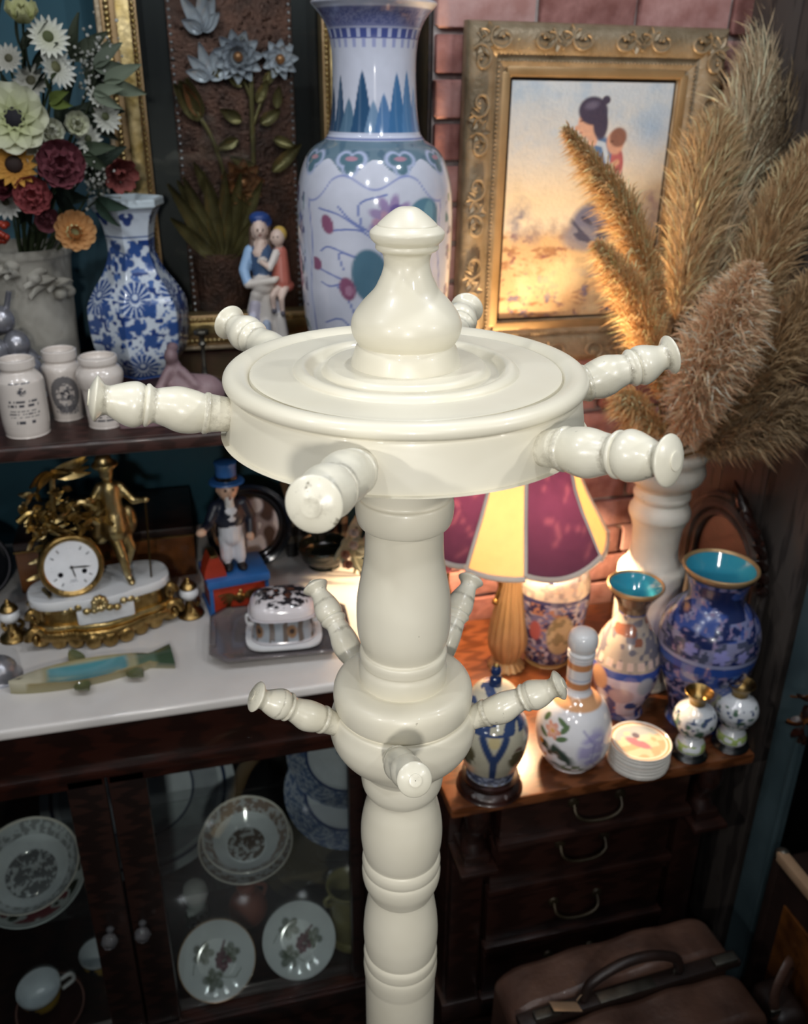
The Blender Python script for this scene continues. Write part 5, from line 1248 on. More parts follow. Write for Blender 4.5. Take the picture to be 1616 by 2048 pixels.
sv = tag(painted('satsuma_vase', [(.0004, 0), (.048, 0), (.050, .004), (.056, .02), (.067, .05), (.078, .10), (.083, .145), (.0845, .190), (.080, .225), (.070, .247), (.055, .260), (.044, .268), (.040, .278), (.046, .292), (.050, .300), (.044, .300), (.0004, .28)], 'paint', cobalt(31, '#a9a9bd', '#262c58', '#6a6f98', '#a87d68', pan_s), None, (.772, 1.62, .70), 150, 7, rz=face(.772, 1.62)), 'round-shouldered dark blue figured vase half behind the lampshade', 'vase')


def pan_m(C, X, Z, A, r, n1, n2, n3):
    mix(C, (Z > .135) * (Z < .245) * 1., '#a89c90'); mix(C, (Z > .135) * (Z < .245) * np.clip((n2 - .55) * 10, 0, 1), '#6d6a74'); mix(C, (Z > .19) * (Z < .25) * (n1 > .55), '#8a5a48'); mix(C, band(Z, .142, .160) * (np.abs(np.mod(A * 3, 1) - .5) < .3), '#cdb6ae')
    mix(C, band(Z, .118, .136), '#2c4a9c'); mix(C, (Z < .118) * (n1 > .5), '#b9b0c4'); mix(C, (Z < .118) * (n1 < .34), '#33457c'); mix(C, el(X, Z, .0, .075, .03, .024, 0, .2), '#a8949e'); mix(C, el(X, Z, -.055, .105, .026, .034, 0, .2), '#c49a78'); mix(C, el(X, Z, .05, .10, .022, .026, 0, .2), '#9aa3b4')
    mix(C, (Z > .248) * (Z < .30), '#5a4a3c'); mix(C, (Z > .300) * 1., '#9c8052')


def cloiso(name, label, prof, loc, paint, inside, rim):
    t = thing(name, label, 'vase', loc)
    painted('vase_body', prof, 'paintm', paint, t, seg=140, sub=7, caps=False, rz=face(loc[0], loc[1]))
    B('enamel_lining', revolve(inside, 56, 4, caps=False), M('turquoise_enamel_' + name, '#3f9fb4', .14, col2='#2f86a4', vs=12, coat=.5), t)
    B('gilt_lip', revolve(rim, 64, 3, caps=False), 'goldflat', t)
    return t


cloiso('cloisonne_vase', 'slim cloisonne vase with turquoise mouth, between bottle vase and largest blue vase', [(.0004, 0), (.044, 0), (.046, .006), (.044, .014), (.050, .035), (.061, .065), (.0695, .10), (.0715, .125), (.068, .150), (.056, .185), (.040, .212), (.031, .232), (.0295, .245), (.034, .265), (.044, .283), (.052, .295)], (.850, 1.402, .70), cobalt(51, '#b5aebd', '#3a4a86', '#6a78a8', '#b98d72', pan_m),
       [(.0525, .304), (.044, .292), (.033, .270), (.026, .245), (.024, .22), (.0004, .19)], [(.050, .294), (.0555, .300), (.057, .305), (.0545, .308), (.0515, .304)])


def pan_b(C, X, Z, A, r, n1, n2, n3):
    mix(C, (Z > .195) * (Z < .245) * np.clip((n1 - .35) * 8, 0, 1) * .8, '#8d8ca8'); mix(C, (Z > .195) * (Z < .245) * (n2 > .62), '#4a4f66'); mix(C, band(Z, .188, .198), '#8f95b8'); mix(C, band(Z, .170, .188), '#2f4f9c')
    for cx, cz, rx, rz, an in ((.03, .215, .020, .016, 0), (-.03, .222, .016, .014, 0), (.075, .212, .016, .016, 0)): mix(C, flower(X, Z, cx, cz, rx, 5), '#8c8cc4')
    mix(C, el(X, Z, .015, .085, .044, .05, 0, .15), '#9c9a80'); mix(C, el(X, Z, .015, .085, .044, .05, 0, .15) * (n2 > .5), '#8a7d8c'); mix(C, el(X, Z, .05, .08, .018, .022), '#74506a'); mix(C, el(X, Z, -.002, .075, .016, .012), '#5a6fa0'); mix(C, (X > .06) * (X < .1) * (n1 > .4) * (Z < .17), '#5577b8')
    mix(C, (Z > .275) * (Z < .34) * (n1 < .5), '#1f2a54')


cloiso('cloisonne_vase', 'largest deep blue cloisonne vase with wide turquoise mouth', [(.0004, 0), (.056, 0), (.058, .006), (.055, .016), (.062, .05), (.078, .098), (.0925, .150), (.0985, .195), (.0975, .225), (.090, .250), (.074, .272), (.058, .288), (.0535, .300), (.0545, .315), (.060, .335), (.067, .350)], (.990, 1.335, .70), cobalt(71, '#7a7fa6', '#1c2856', '#3c5398', '#8a7a9a', pan_b),
       [(.0668, .361), (.060, .345), (.052, .325), (.047, .30), (.050, .27), (.0004, .24)], [(.065, .350), (.0705, .357), (.073, .363), (.070, .366), (.0655, .361)])

gj = thing('ginger_jar', 'small lidded blue and cream ginger jar on a dark carved stand', 'jar', (.500, 1.247, .70))
B('stand', revolve([(.0004, 0), (.058, 0), (.061, .004), (.058, .012), (.050, .018), (.052, .026), (.054, .030), (.048, .034), (.0004, .034)], 44, 2), 'mahog', gj)
for k in range(5): B('stand_foot', sph((.050 * math.cos(R(72 * k)), .050 * math.sin(R(72 * k)), .008), (.012, .012, .009), 10, 6), 'mahog', gj)


def gin(X, Z, A, r):
    C = base(X, '#b5b09c'); n = seg_noise(X, Z, 85, 5)
    for k in range(4):
        a = ((A - k * PI / 2 - .08 + PI) % (2 * PI)) - PI; x = a * .062
        mix(C, ln_(x, Z, [(-.022, .155), (0, .105), (.022, .155)], .0085) + ln_(x, Z, [(0, .105), (0, .055)], .0085), '#2b3d63')
        mix(C, el(x, Z, .0, .150, .012, .014) * .8, '#b9a878'); mix(C, el(x, Z, .046, .11, .022, .030) * (n > .5), '#57503a'); mix(C, el(x, Z, .046, .115, .014, .018) * (n < .4), '#5d3f3a')
    mix(C, band(Z, .158, .180) * (seg_noise(X, Z, 60, 8) > .25), '#33446a'); mix(C, band(Z, .034, .062, .003) * (.7 + .3 * n), '#39476a'); mix(C, band(Z, .034, .060) * (seg_noise(X, Z, 160, 8) > .6), '#8f97ac'); return C


painted('jar_body', [(.0004, .034), (.042, .034), (.045, .04), (.050, .056), (.060, .085), (.0655, .115), (.065, .140), (.058, .162), (.046, .176), (.040, .182), (.040, .190), (.0004, .190)], 'paint', gin, gj, seg=120, sub=6, rz=face(.5, 1.247))
lid = painted('jar_lid', [(.041, .186), (.046, .188), (.0475, .198), (.044, .212), (.032, .226), (.014, .232), (.0004, .233)], 'paint', lambda X, Z, A, r: mix(mix(base(X, '#d5cbb4'), (Z < .198) * 1., '#34466e'), (seg_noise(X, Z, 90, 4) > .62) * (Z > .2), '#46567c'), gj, seg=80, sub=5)
B('lid_finial', revolve([(.0115, .231), (.0115, .246), (.008, .252), (.010, .260), (.008, .270), (.0004, .276)], 20, 3), M('cobalt_finial', '#23345e', .15, coat=.5), lid)
B('gilt_tip', sph((0, 0, .272), (.0062, .0062, .006), 12, 8), 'gold', lid)


def bot(X, Z, A, r):
    C = base(X, '#e0dfe2'); n = seg_noise(X, Z, 120, 4)
    mix(C, el(X, Z, .042, .078, .034, .05, -.2, .35) * (.55 + .45 * (n > .45)), '#aaa4c8'); mix(C, ln_(X, Z, [(.02, .12), (.045, .09), (.04, .05), (.055, .03)], .003) * .6, '#8d88b4')
    for cx, cz, s, c in ((-.040, .108, .020, '#d99a86'), (-.040, .108, .012, '#e2b09a')): mix(C, flower(X, Z, cx, cz, s, 6), c)
    mix(C, el(X, Z, -.040, .108, .004, .004), '#dba24a')
    for cx, cz, an in ((-.058, .125, .8), (-.020, .128, -.5), (-.020, .098, .4), (-.062, .095, -.4), (-.015, .118, .9)): mix(C, el(X, Z, cx, cz, .014, .006, an), '#5d7350')
    mix(C, np.clip((seg_noise(X, Z, 70, 14) - .45) * 8, 0, 1) * el(X, Z, -.038, .058, .055, .030, -.35, .3), '#36443a'); mix(C, el(X, Z, -.066, .074, .007, .007) + el(X, Z, -.052, .047, .005, .005), '#c98a36')
    mix(C, el(X, Z, .005, .03, .03, .012, .1, .3) * (n > .45), '#5a6e4c'); mix(C, band(Z, .147, .168, .003), '#d7a276'); mix(C, band(Z, .180, .196, .002) + band(Z, .222, .238, .002), '#c98a5c'); mix(C, band(Z, .200, .203), '#9aa7c4'); return C


bo = thing('bottle_vase', 'white bottle vase with round stopper, pink rose and lilac iris', 'vase', (.680, 1.277, .70))
painted('bottle_body', [(.0004, -.0), (.040, 0), (.043, .004), (.056, .016), (.069, .042), (.0735, .072), (.071, .100), (.060, .132), (.044, .152), (.030, .163), (.0245, .172), (.0235, .182), (.0235, .240), (.0245, .247), (.0004, .248)], 'paint', bot, bo, seg=140, sub=7, rz=face(.68, 1.277))
B('stopper', revolve([(.0225, .247), (.0255, .250), (.0262, .256), (.0225, .259), (.026, .264), (.0282, .274), (.0275, .286), (.0225, .296), (.012, .302), (.0004, .3035)], 36, 4), 'white', bo)


def coaster(X, Z, A, rr):
    x, y = rr * np.sin(A), -rr * np.cos(A); C = base(X, '#e2ded6'); n = seg_noise(x, y, 70, 3)
    mix(C, (rr < .050) * 1. + 0 * x, '#cfc3a8'); mix(C, (rr < .048) * (n > .55), '#c9a98a'); mix(C, (rr < .048) * (y > .012) * (n > .4), '#a9b0b4'); mix(C, el(x, y, -.006, -.004, .012, .030, .7), '#c07a86'); mix(C, el(x, y, .012, .008, .018, .010, .2) , '#d8c8b8'); mix(C, el(x, y, .0, .018, .008, .010), '#6d6470'); mix(C, (np.abs(rr - .0545) < .0022) * 1. + 0 * x, '#c79a70'); return C


for k in range(6):
    tag(painted('coaster', [(.0004, 0), (.054, 0), (.058, .0015), (.0600, .0045), (.0605, .0075), (.0590, .0082), (.0565, .0066), (.052, .0058), (.0004, .0058)], 'paint', coaster, None, (.808 + .0006 * math.sin(k * 2.3), 1.241 + .0006 * math.cos(k * 1.9), .70 + .0084 * k), 96, 4), ('white round coaster at the bottom of the stack on the chest', 'white round coaster second from the bottom of the stack', 'white round coaster third from the bottom of the stack', 'white round coaster fourth from the bottom of the stack', 'white round coaster just under the top of the stack', 'top coaster of the stack, painted with a figure in pink')[k], 'coaster', 'stack of white coasters')


def smallv(seed):
    def f(X, Z, A, r):
        C = base(X, '#d5d8dc'); n = seg_noise(X, Z, 110, seed); mix(C, np.clip((n - .64) * 12, 0, 1) * (Z < .11) * (Z > .05), '#4c6a56'); mix(C, np.clip((seg_noise(X, Z, 140, seed + 3) - .72) * 12, 0, 1) * (Z < .11) * (Z > .05), '#4a5878'); mix(C, band(Z, .018, .036) * (n > .45), '#9db06a'); return C
    return f


for k, (x, y, lb) in enumerate(((.918, 1.236, 'small white cloisonne vase with gold mouth, next to the coaster stack'), (1.014, 1.240, 'small white cloisonne vase with gold mouth, at the chest corner'))):
    t = thing('miniature_vase', lb, 'vase', (x, y, .70), group='pair of small white vases')
    B('ebony_stand', revolve([(.0004, 0), (.034, 0), (.035, .005), (.030, .009), (.028, .014), (.0004, .015)], 32, 2), 'black', t)
    painted('vase_body', [(.0004, .014), (.024, .014), (.029, .018), (.0285, .030), (.0205, .044), (.0205, .048), (.032, .062), (.0405, .080), (.0415, .094), (.036, .108), (.024, .118), (.0165, .123), (.0004, .124)], 'paint', smallv(5 + k * 7), t, seg=80, sub=5, rz=face(x, y))
    B('gold_mouth', revolve([(.0155, .121), (.016, .128), (.020, .138), (.0268, .148), (.0262, .150), (.020, .141), (.013, .130), (.0004, .126)], 40, 4), 'gold', t)

wc = thing('baluster_vase', 'tall distressed white turned vase holding the pampas grass', 'vase', (.947, 1.51, .70))
wc.scale = (1.08, 1.08, 1.0)
B('baluster', revolve([(.0004, 0), (.070, 0), (.072, .01), (.066, .02), (.064, .10), (.064, .19), (.066, .26), (.063, .278), (.054, .286), (.050, .298), (.0470, .310), (.0455, .335), (.0480, .370), (.0535, .392), (.0580, .402), (.0575, .416), (.052, .428), (.0495, .436), (.0530, .443), (.0540, .450), (.0510, .458), (.0495, .464), (.0560, .472), (.0680, .484), (.0735, .500), (.0720, .512), (.0690, .520), (.0700, .527), (.0750, .536), (.0765, .546), (.0700, .552), (.0560, .548), (.050, .52), (.0004, .48)], 64, 4), 'oldwhite', wc)
vpos = Vector((.947, 1.51, 1.24))

pk = thing('pink_blossom', 'pink china blossom twig half hidden between column and lamp', 'ornament', (.560, 1.70, .70))
B('twig', tube(curve([(0, 0, 0), (.01, 0, .09), (-.01, 0, .19), (.0, -.01, .28)], 6), .004, 6), 'brassleaf', pk)
q = random.Random(2)
for x, zz, r in ((-.005, .275, .030), (.022, .255, .026), (-.02, .24, .024), (.012, .085, .026), (.0, .12, .02)):
    mb = MB()
    for j in range(6): mb.add(xf(leaf(r, r * .9, .5, .5, 4, 3, th=.001), (0, 0, 0), (0, -.4, j * 1.05)), '#c98a94' if j % 2 else '#b8707e')
    mb.build('blossom', 'petal', pk, (x, -.02, zz), (R(70), 0, q.uniform(-.4, .4)))

# ------------------------------------------------------------------ oil painting in a carved gilt frame
pt = thing('framed_painting', 'oil painting of a woman carrying a child, in a wide carved gilt frame', 'picture', (.846, 1.80, 1.687), 0); pt.rotation_euler = (0, R(.35), 0)
PW, PH = .172, .228; FW = .098
def railprof(): return [(0, 0), (.0, .022), (.006, .030), (.018, .034), (.040, .030), (.052, .026), (.056, .020), (.062, .018), (.066, .024), (.072, .022), (.088, .010), (.098, .006), (.098, 0)]


def rail(L, inner, name='frame_rail'):
    P = railprof(); V = []; 
    for d, h in P:
        k = d / FW; half = L / 2 + (inner - L / 2) * k
        V += [(-half, -h, -d), (half, -h, -d)]
    n = len(P); Fc = [[2 * i, 2 * i + 1, 2 * i + 3, 2 * i + 2] for i in range(n - 1)] + [[2 * n - 2, 2 * n - 1, 1, 0]] + [[2 * i for i in range(n)], [2 * i + 1 for i in range(n)][::-1]]
    return np.array(V), Fc


OW, OH = PW + FW, PH + FW
for L, inn, pos, rz in ((2 * OW, PW, (0, 0, OH), 0), (2 * OH, PH, (OW, 0, 0), 90), (2 * OW, PW, (0, 0, -OH), 180), (2 * OH, PH, (-OW, 0, 0), 270)):
    o = B('frame_rail', rail(L, inn), 'goldrough', pt, pos, (0, R(rz), 0))
    orn = MB(); n = int(round((L - .04) / .078)); st_ = (L - .05) / n
    for i in range(n):
        cx = -L / 2 + .025 + st_ * (i + .5); sg = 1 if i % 2 else -1
        orn.add(tube([(cx + sg * (.006 + .0028 * t) * math.cos(t), -.0345 - .002, -.027 + (.005 + .0024 * t) * math.sin(t)) for t in np.linspace(0, 7.2, 22)], np.linspace(.0042, .0028, 22), 6))
        orn.add(tube(curve([(cx + sg * .02, -.036, -.018), (cx + sg * .036, -.036, -.034), (cx + sg * .05, -.035, -.020)], 5), .0022, 6))
        for j in range(4): orn.add(xf(leaf(.024, .014, .4, .08, 4, 2, th=.003), (cx + sg * .026, -.034, -.026), Matrix.Rotation(R(40 + 55 * j) * sg, 3, 'Y') @ Matrix.Rotation(R(80), 3, 'X')))
        orn.add(sph((cx, -.037, -.024), .004, 8, 6)); orn.add(sph((cx + sg * .04, -.034, -.042), .003, 7, 5))
    stuff(orn.build('carved_scrolls', 'goldrough', o))
    bd = MB()
    for i in range(int((L - .13) / .008)): bd.add(sph((-L / 2 + .065 + i * .008, -.024, -.065), (.0030, .0025, .0030), 6, 4))
    stuff(bd.build('bead_row', 'goldrough', o)); B('inner_slip', box((0, -.016, -.082), (inn * 2 + .03, .010, .018), .004), 'goldflat', o)
NX, NZ = 200, 260
gx, gz = np.meshgrid(np.linspace(-PW, PW, NX), np.linspace(-PH, PH, NZ))
fb = lambda a, b, s_, k: .5 * seg_noise(a, b, s_, k) + .3 * seg_noise(a, b, s_ * 2.1, k + 50) + .2 * seg_noise(a, b, s_ * 4.3, k + 90)
n1 = fb(gx, gz, 24, 3); n2 = fb(gx, gz, 60, 5); n3 = fb(gx * .45 + gz * .1, gz, 80, 6)
t = (gz + PH) / (2 * PH); Cc = base(gx, '#e6d9c4')
mix(Cc, np.clip((t - .55) / .4, 0, 1), '#c9d6e2'); mix(Cc, np.clip((t - .6) * 2.2, 0, 1) * np.clip((n1 - .5) * 4, 0, 1) * .8, '#a9c3dd'); mix(Cc, np.clip(1 - np.abs(t - .52) / .16, 0, 1) * .7, '#ead6b2'); mix(Cc, el(gx, gz, .13, .14, .06, .05, 0, .9) * .7, '#94b7dc')
mix(Cc, np.clip((.40 - t) / .04, 0, 1), '#cfae84'); mix(Cc, np.clip((.40 - t) / .04, 0, 1) * np.clip((n3 - .55) * 6, 0, 1), '#a07858'); mix(Cc, (t < .38) * np.clip((n2 - .62) * 7, 0, 1), '#8a5f58'); mix(Cc, (t < .36) * np.clip((n1 - .55) * 5, 0, 1) * .7, '#e2cfa4'); mix(Cc, (t < .22) * np.clip((n3 * .5 + n2 * .5 - .56) * 9, 0, 1), '#7d7486')
for cx, cz, rx, rz, c in ((-.14, -.03, .034, .055, '#8e8a94'), (-.105, -.055, .03, .035, '#9a8a86'), (-.05, -.045, .034, .030, '#a89a90'), (-.02, -.055, .03, .022, '#a08a80'), (.13, -.06, .06, .06, '#a88a78'), (.155, .0, .035, .05, '#b09a98'), (.10, -.11, .05, .05, '#8a6a58')): mix(Cc, el(gx, gz, cx, cz, rx, rz, 0, .8) * np.clip(n2 * 2.0 - .35, 0, 1), c)
mix(Cc, el(gx, gz, -.03, -.14, .09, .05, .3, .6) * .8, '#e4cda0')
gx = gx + .024; gz = gz - .036                             # the two figures sit high in the picture
S_ = lambda *a, **k: el(gx, gz, *a, **k)
mix(Cc, S_(.045, -.075, .055, .050, .35, .3), '#6d7088'); mix(Cc, S_(.03, -.105, .06, .030, -.1, .35) * .8, '#82828f'); mix(Cc, S_(.045, -.075, .055, .05, .35, .3) * (seg_noise(gx + gz, gz, 60, 8) > .55), '#4a4c62')
mix(Cc, S_(.062, .020, .028, .058, -.18, .2), '#56637e'); mix(Cc, S_(.072, -.02, .020, .035, 0, .3), '#2e3142'); mix(Cc, S_(.050, .060, .034, .038, .2, .2), '#5b7aa6'); mix(Cc, ln_(gx, gz, [(.025, .085), (.055, .078), (.068, .045)], .006), '#c3d2e2')
mix(Cc, S_(.088, .045, .016, .034, .1, .2), '#b3666a'); mix(Cc, ln_(gx, gz, [(.088, .045), (.070, .032), (.045, .034)], .007), '#d8a68c'); mix(Cc, S_(.080, .082, .021, .025, .2, .2), '#d2a38e'); mix(Cc, S_(.086, .092, .021, .021, .3, .25), '#8a6458')
mix(Cc, ln_(gx, gz, [(.018, .115), (.030, .085)], .013), '#d7ab94'); mix(Cc, S_(.012, .115, .018, .027, .1, .2), '#dcae96'); mix(Cc, S_(-.006, .108, .006, .006), '#d8a890')
mix(Cc, ln_(gx, gz, [(.001, .121), (.007, .122)], .0016), '#5a4038'); mix(Cc, ln_(gx, gz, [(.000, .099), (.006, .100)], .0016), '#a8605a'); mix(Cc, ln_(gx, gz, [(.070, .084), (.075, .084)], .0015), '#5a4038'); mix(Cc, S_(.026, .140, .034, .028, -.1, .15), '#484258'); mix(Cc, S_(.044, .118, .018, .034, .1, .2), '#484258'); mix(Cc, S_(.052, .160, .010, .009), '#484258'); mix(Cc, S_(.022, .150, .020, .010, .2, .6) * .6, '#7c7892')
gx = gx - .024; gz = gz + .036
V = np.stack([gx.ravel(), np.full(gx.size, -.010), gz.ravel()], 1)
iy, ix = np.meshgrid(np.arange(NZ - 1), np.arange(NX - 1), indexing='ij'); b_ = (iy * NX + ix).ravel()
Fq = np.stack([b_, b_ + 1, b_ + NX + 1, b_ + NX], 1)
o = O('canvas', mesh_np('canvas', V, Fq.tolist(), Cc.reshape(-1, 3)), 'canvas', pt)
B('stretcher', box((0, 0, 0), (2 * PW + .02, .016, 2 * PH + .02)), 'darkwood', pt)
B('backing_board', box((0, .008, 0), (2 * OW - .01, .012, 2 * OH - .01)), 'darkwood', pt)

# ------------------------------------------------------------------ pampas grass


def pampas(label, pts, Lh, dens, w0, c1, c2, c3, seed, droop=.6, start=.30, clump=0.):
    """one plume: stalk, side branchlets and thousands of fine hairs along it"""
    P = np.array(curve(pts, 14)); rs = np.random.RandomState(seed); t = thing('pampas_plume', label, 'plant', tuple(P[0]), group='pampas plumes in the white vase'); P = P - P[0]
    MB().add(tube([tuple(p) for p in P], np.linspace(.0035, .0012, len(P)), 6), '#8a7350').build('stalk', 'fluff', t)
    n = int(dens); u = start + (1 - start) * rs.rand(n) ** .9; idx = u * (len(P) - 1); i0 = np.minimum(idx.astype(int), len(P) - 2); fr_ = (idx - i0)[:, None]
    O_ = P[i0] * (1 - fr_) + P[i0 + 1] * fr_; T = P[i0 + 1] - P[i0]; T /= np.linalg.norm(T, axis=1)[:, None]
    nb = 70 if clump == 0 else 46; bi = rs.randint(0, nb, n); ba = rs.rand(nb) * 2 * PI; bu = start + (1 - start) * np.linspace(0, 1, nb)
    ang = ba[bi] + rs.randn(n) * .35; ref = np.array((.3, .9, .2)); e1 = np.cross(T, ref); e1 /= np.linalg.norm(e1, axis=1)[:, None]; e2 = np.cross(T, e1)
    D = e1 * np.cos(ang)[:, None] + e2 * np.sin(ang)[:, None]
    env = np.clip(np.sin(np.clip((u - start) / (1 - start), 0, 1) * PI * .86 + .36), .12, 1)[:, None]
    L = Lh * (.55 + .6 * rs.rand(n, 1)) * (.35 + .65 * env)
    # hairs leave the branchlet at several points along it so the plume is thick to its edge
    offk = rs.rand(n, 1) ** .8 * w0 * env; O2 = O_ + D * offk + T * offk * (1.35 - clump)
    H = T * (1.0 - .25 * clump) + D * (.42 + .55 * clump) + rs.randn(n, 3) * (.22 + .4 * clump); H /= np.linalg.norm(H, axis=1)[:, None]
    p0 = O2; p1 = O2 + H * L * .5; p2 = O2 + H * L + np.array((0, 0, -1)) * L * droop * .35 + D * L * .1
    side = np.cross(H, rs.randn(n, 3)); side /= np.linalg.norm(side, axis=1)[:, None]; wd = (.00075 + .0007 * rs.rand(n, 1))
    V = np.stack([p0 - side * wd * .6, p0 + side * wd * .6, p1 - side * wd, p1 + side * wd, p2], 1).reshape(-1, 3); k = np.arange(n)[:, None] * 5
    Fq = np.concatenate([k + 0, k + 1, k + 3, k + 2], 1); Ft = np.concatenate([k + 2, k + 3, k + 4], 1)
    q_ = rs.rand(n, 1); C = lin(c1) * (1 - q_) + lin(c2) * q_; C = np.where(rs.rand(n, 1) < .16, lin(c3), C); C = C * .78 + C.mean(1, keepdims=True) * .22; C = np.repeat(np.clip(C * 1.8 + .02, 0, .85), 5, 0)
    me = bpy.data.meshes.new('plume_hairs'); me.vertices.add(len(V)); me.vertices.foreach_set('co', V.astype(np.float32).ravel())
    li = np.concatenate([Fq.ravel(), Ft.ravel()]).astype(np.int32); me.loops.add(len(li)); me.loops.foreach_set('vertex_index', li)
    me.polygons.add(2 * n); me.polygons.foreach_set('loop_start', np.concatenate([np.arange(n) * 4, 4 * n + np.arange(n) * 3]).astype(np.int32))
    a = me.color_attributes.new('Col', 'FLOAT_COLOR', 'POINT'); a.data.foreach_set('color', np.hstack([C, np.ones((len(C), 1))]).astype(np.float32).ravel()); me.update(calc_edges=True)
    me.polygons.foreach_set('use_smooth', np.ones(2 * n, bool))
    stuff(O('plume_hairs', me, 'fluff', t))


v0 = (.947, 1.51, 1.22)
pampas('tallest pampas plume, rising past the top of the photo', [v0, (.98, 1.53, 1.42), (1.02, 1.56, 1.62), (1.12, 1.66, 1.86), (1.24, 1.76, 2.12)], .075, 9000, .055, '#8f7a5a', '#b5a07c', '#c9b894', 1, .4, .38)
pampas('upright pampas plume in front of the frame edge', [v0, (.935, 1.52, 1.40), (.94, 1.53, 1.56), (.975, 1.57, 1.73), (1.005, 1.60, 1.855)], .055, 7500, .050, '#93774c', '#b99a68', '#cfb282', 2, .4, .40)
pampas('pampas plume arching left across the painting', [v0, (.90, 1.49, 1.36), (.875, 1.50, 1.52), (.80, 1.51, 1.69), (.685, 1.53, 1.835)], .055, 5000, .024, '#a07e4a', '#c49f64', '#dcbc84', 3, 1.1, .40)
pampas('shorter pampas plume drooping left over the painting corner', [v0, (.90, 1.46, 1.33), (.86, 1.46, 1.44), (.80, 1.46, 1.56), (.73, 1.47, 1.655)], .055, 4200, .030, '#a57e48', '#c9a060', '#dcb87c', 4, 1.2, .32)
pampas('low pampas wisp bent left toward the hat stand', [v0, (.89, 1.44, 1.30), (.83, 1.42, 1.35), (.775, 1.41, 1.40)], .045, 2600, .024, '#a57e48', '#c9a060', '#e0bf86', 5, 1.0, .35)
pampas('fluffy orange-tan pampas plume in front', [v0, (.925, 1.42, 1.34), (.915, 1.38, 1.44), (.93, 1.36, 1.54), (.955, 1.35, 1.635)], .040, 9500, .062, '#b08a62', '#cfa680', '#dfc0a0', 6, .7, .14, .75)
pampas('pampas plume leaning right at mid height', [v0, (.99, 1.48, 1.36), (1.04, 1.48, 1.50), (1.09, 1.49, 1.66), (1.15, 1.50, 1.82)], .060, 7500, .050, '#8d7048', '#b3915e', '#c8aa78', 7, .6, .34)
pampas('low pampas plume leaning far right', [v0, (.985, 1.43, 1.32), (1.03, 1.39, 1.42), (1.075, 1.36, 1.52), (1.10, 1.34, 1.62)], .060, 7500, .048, '#7d6440', '#a08355', '#b99c6c', 8, .8, .20)
pampas('lowest pampas plume hanging right over the vase rim', [v0, (.985, 1.42, 1.28), (1.03, 1.36, 1.33), (1.08, 1.31, 1.40)], .055, 5500, .040, '#6f5a3c', '#93784f', '#a88c60', 9, .9, .22)
pampas('dark brown pampas plume behind the tallest one', [v0, (1.02, 1.58, 1.42), (1.08, 1.58, 1.62), (1.15, 1.60, 1.82), (1.24, 1.62, 2.00)], .07, 6500, .055, '#54422c', '#75603f', '#8a744e', 10, .5, .42)

# ------------------------------------------------------------------ on the floor: leather bag, old case, strap bag
gb_ = thing('gladstone_bag', 'brown leather gladstone bag with a card tag on its handle', 'bag', (.70, .985, 0), R(3))
def lobe(y0, y1, zt, w, name):
    P = []; n = 26
    for i in range(n):
        s = i / (n - 1); x = -w + 2 * w * s; P.append((x, zt - .035 * (abs(2 * s - 1) ** 6) + .004 * math.sin(s * 22)))
    P = [(-w, .06)] + [(-w * 1.01, .2)] + P + [(w * 1.01, .2), (w, .06)]
    v, f = prism(P, y1 - y0); v[:, 1] += y0
    o = B(name, (v, f), 'leather', gb_); b = o.modifiers.new('bevel', 'BEVEL'); b.width = .014; b.segments = 3; b.limit_method = 'ANGLE'; return o
lobe(.012, .105, .415, .232, 'back_side'); lobe(-.110, -.012, .395, .232, 'front_side')
B('bag_bottom', box((0, 0, .04), (.46, .26, .08), .03, 4), 'leather', gb_)
B('frame_bar', box((0, -.002, .400), (.455, .028, .016), .004), 'leatherdark', gb_)
B('lock_plate', box((-.015, -.006, .409), (.115, .022, .005), .0015), 'steel', gb_)
for x in (-.175, .195): B('side_catch', box((x, -.006, .411), (.050, .020, .012), .004), 'steel', gb_)
hd = B('handle', tube(curve([(-.10, 0, .415), (-.085, 0, .450), (-.03, 0, .476), (.03, 0, .476), (.085, 0, .450), (.10, 0, .415)], 7), .0095, 12), 'leatherdark', gb_)
for x in (-.10, .10): B('handle_ring', tube([(x + .010 * math.cos(t_), 0, .412 + .012 * math.sin(t_)) for t_ in np.linspace(0, 2 * PI, 17)], .003, 6), 'steel', gb_)
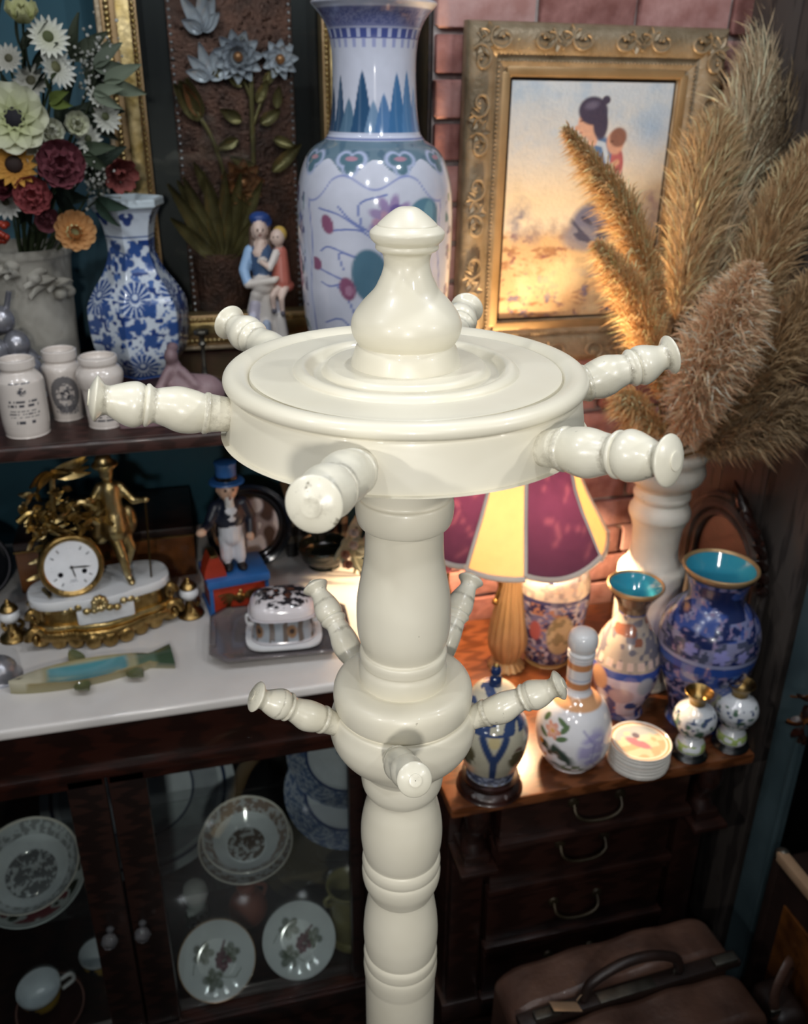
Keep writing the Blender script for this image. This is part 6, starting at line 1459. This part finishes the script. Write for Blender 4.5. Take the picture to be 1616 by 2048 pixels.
tg = B('card_tag', xf(box((0, 0, 0), (.052, .030, .0012), .0003), (-.142, -.012, .424), (R(-25), R(8), R(-12))), 'tag', gb_)
B('tag_string', tube(curve([(-.118, -.008, .424), (-.108, -.004, .430), (-.10, 0, .42)], 4), .0008, 5), 'tag', tg)
for k in range(5): B('stitch_seam', tube([(-.226, -.113, .16 + .05 * k), (.226, -.113, .158 + .05 * k)], .0012, 5), 'leatherdark', gb_)
sc_ = thing('old_suitcase', 'worn tan suitcase with wooden edges standing at the lower right corner', 'suitcase', (1.095, .93, 0), 0)
B('case_body', box((.080, .0, .245), (.16, .40, .48), .012), 'leatherdark', sc_); B('worn_panel', box((-.002, .05, .27), (.006, .20, .26), .002), 'walnut', sc_)
for y in (-.195, .195): B('wooden_edge', box((.004, y, .245), (.022, .022, .49), .005), 'leatherdark', sc_)
B('wooden_edge', box((.004, 0, .488), (.024, .40, .024), .006), 'tag', sc_); B('wooden_edge', box((.004, 0, .016), (.022, .40, .022), .006), 'leatherdark', sc_)
for y in (.197, -.197): B('corner_cap', sph((.008, y, .486), (.017, .017, .017), 10, 8), 'steel', sc_)
sg_ = thing('strap_bag', 'dark satchel with a looped strap in front of the old suitcase', 'bag', (1.035, .975, 0))
B('satchel_body', box((.0, 0, .14), (.075, .10, .28), .028, 4), 'leatherdark', sg_)
B('strap', tube(curve([(-.03, -.03, .27), (-.036, -.02, .33), (-.004, .0, .375), (.026, .02, .34), (.03, .03, .27)], 7), .005, 8, flat=2.2), 'leather', sg_); B('buckle', box((-.034, -.03, .285), (.022, .006, .018), .002), 'steel', sg_)
dl = thing('dried_leaf_sprig', 'dark reddish-brown dried leaves hanging on the painted post', 'leaves', (1.10, 1.160, .80)); q = random.Random(6)
B('twig', tube(curve([(.012, .0, .10), (0, -.01, .05), (-.004, -.012, -.04)], 5), .002, 5), 'leather', dl)
for k in range(10): B('leaf', xf(leaf(.036, .022, .4, .3, 4, 3, th=.0006), (-.003, -.012, .07 - .011 * k), (q.uniform(-1, 1), q.uniform(-.6, .9), R(150 + 25 * (k % 5)))), 'mahog' if k % 3 else 'walnut', dl)
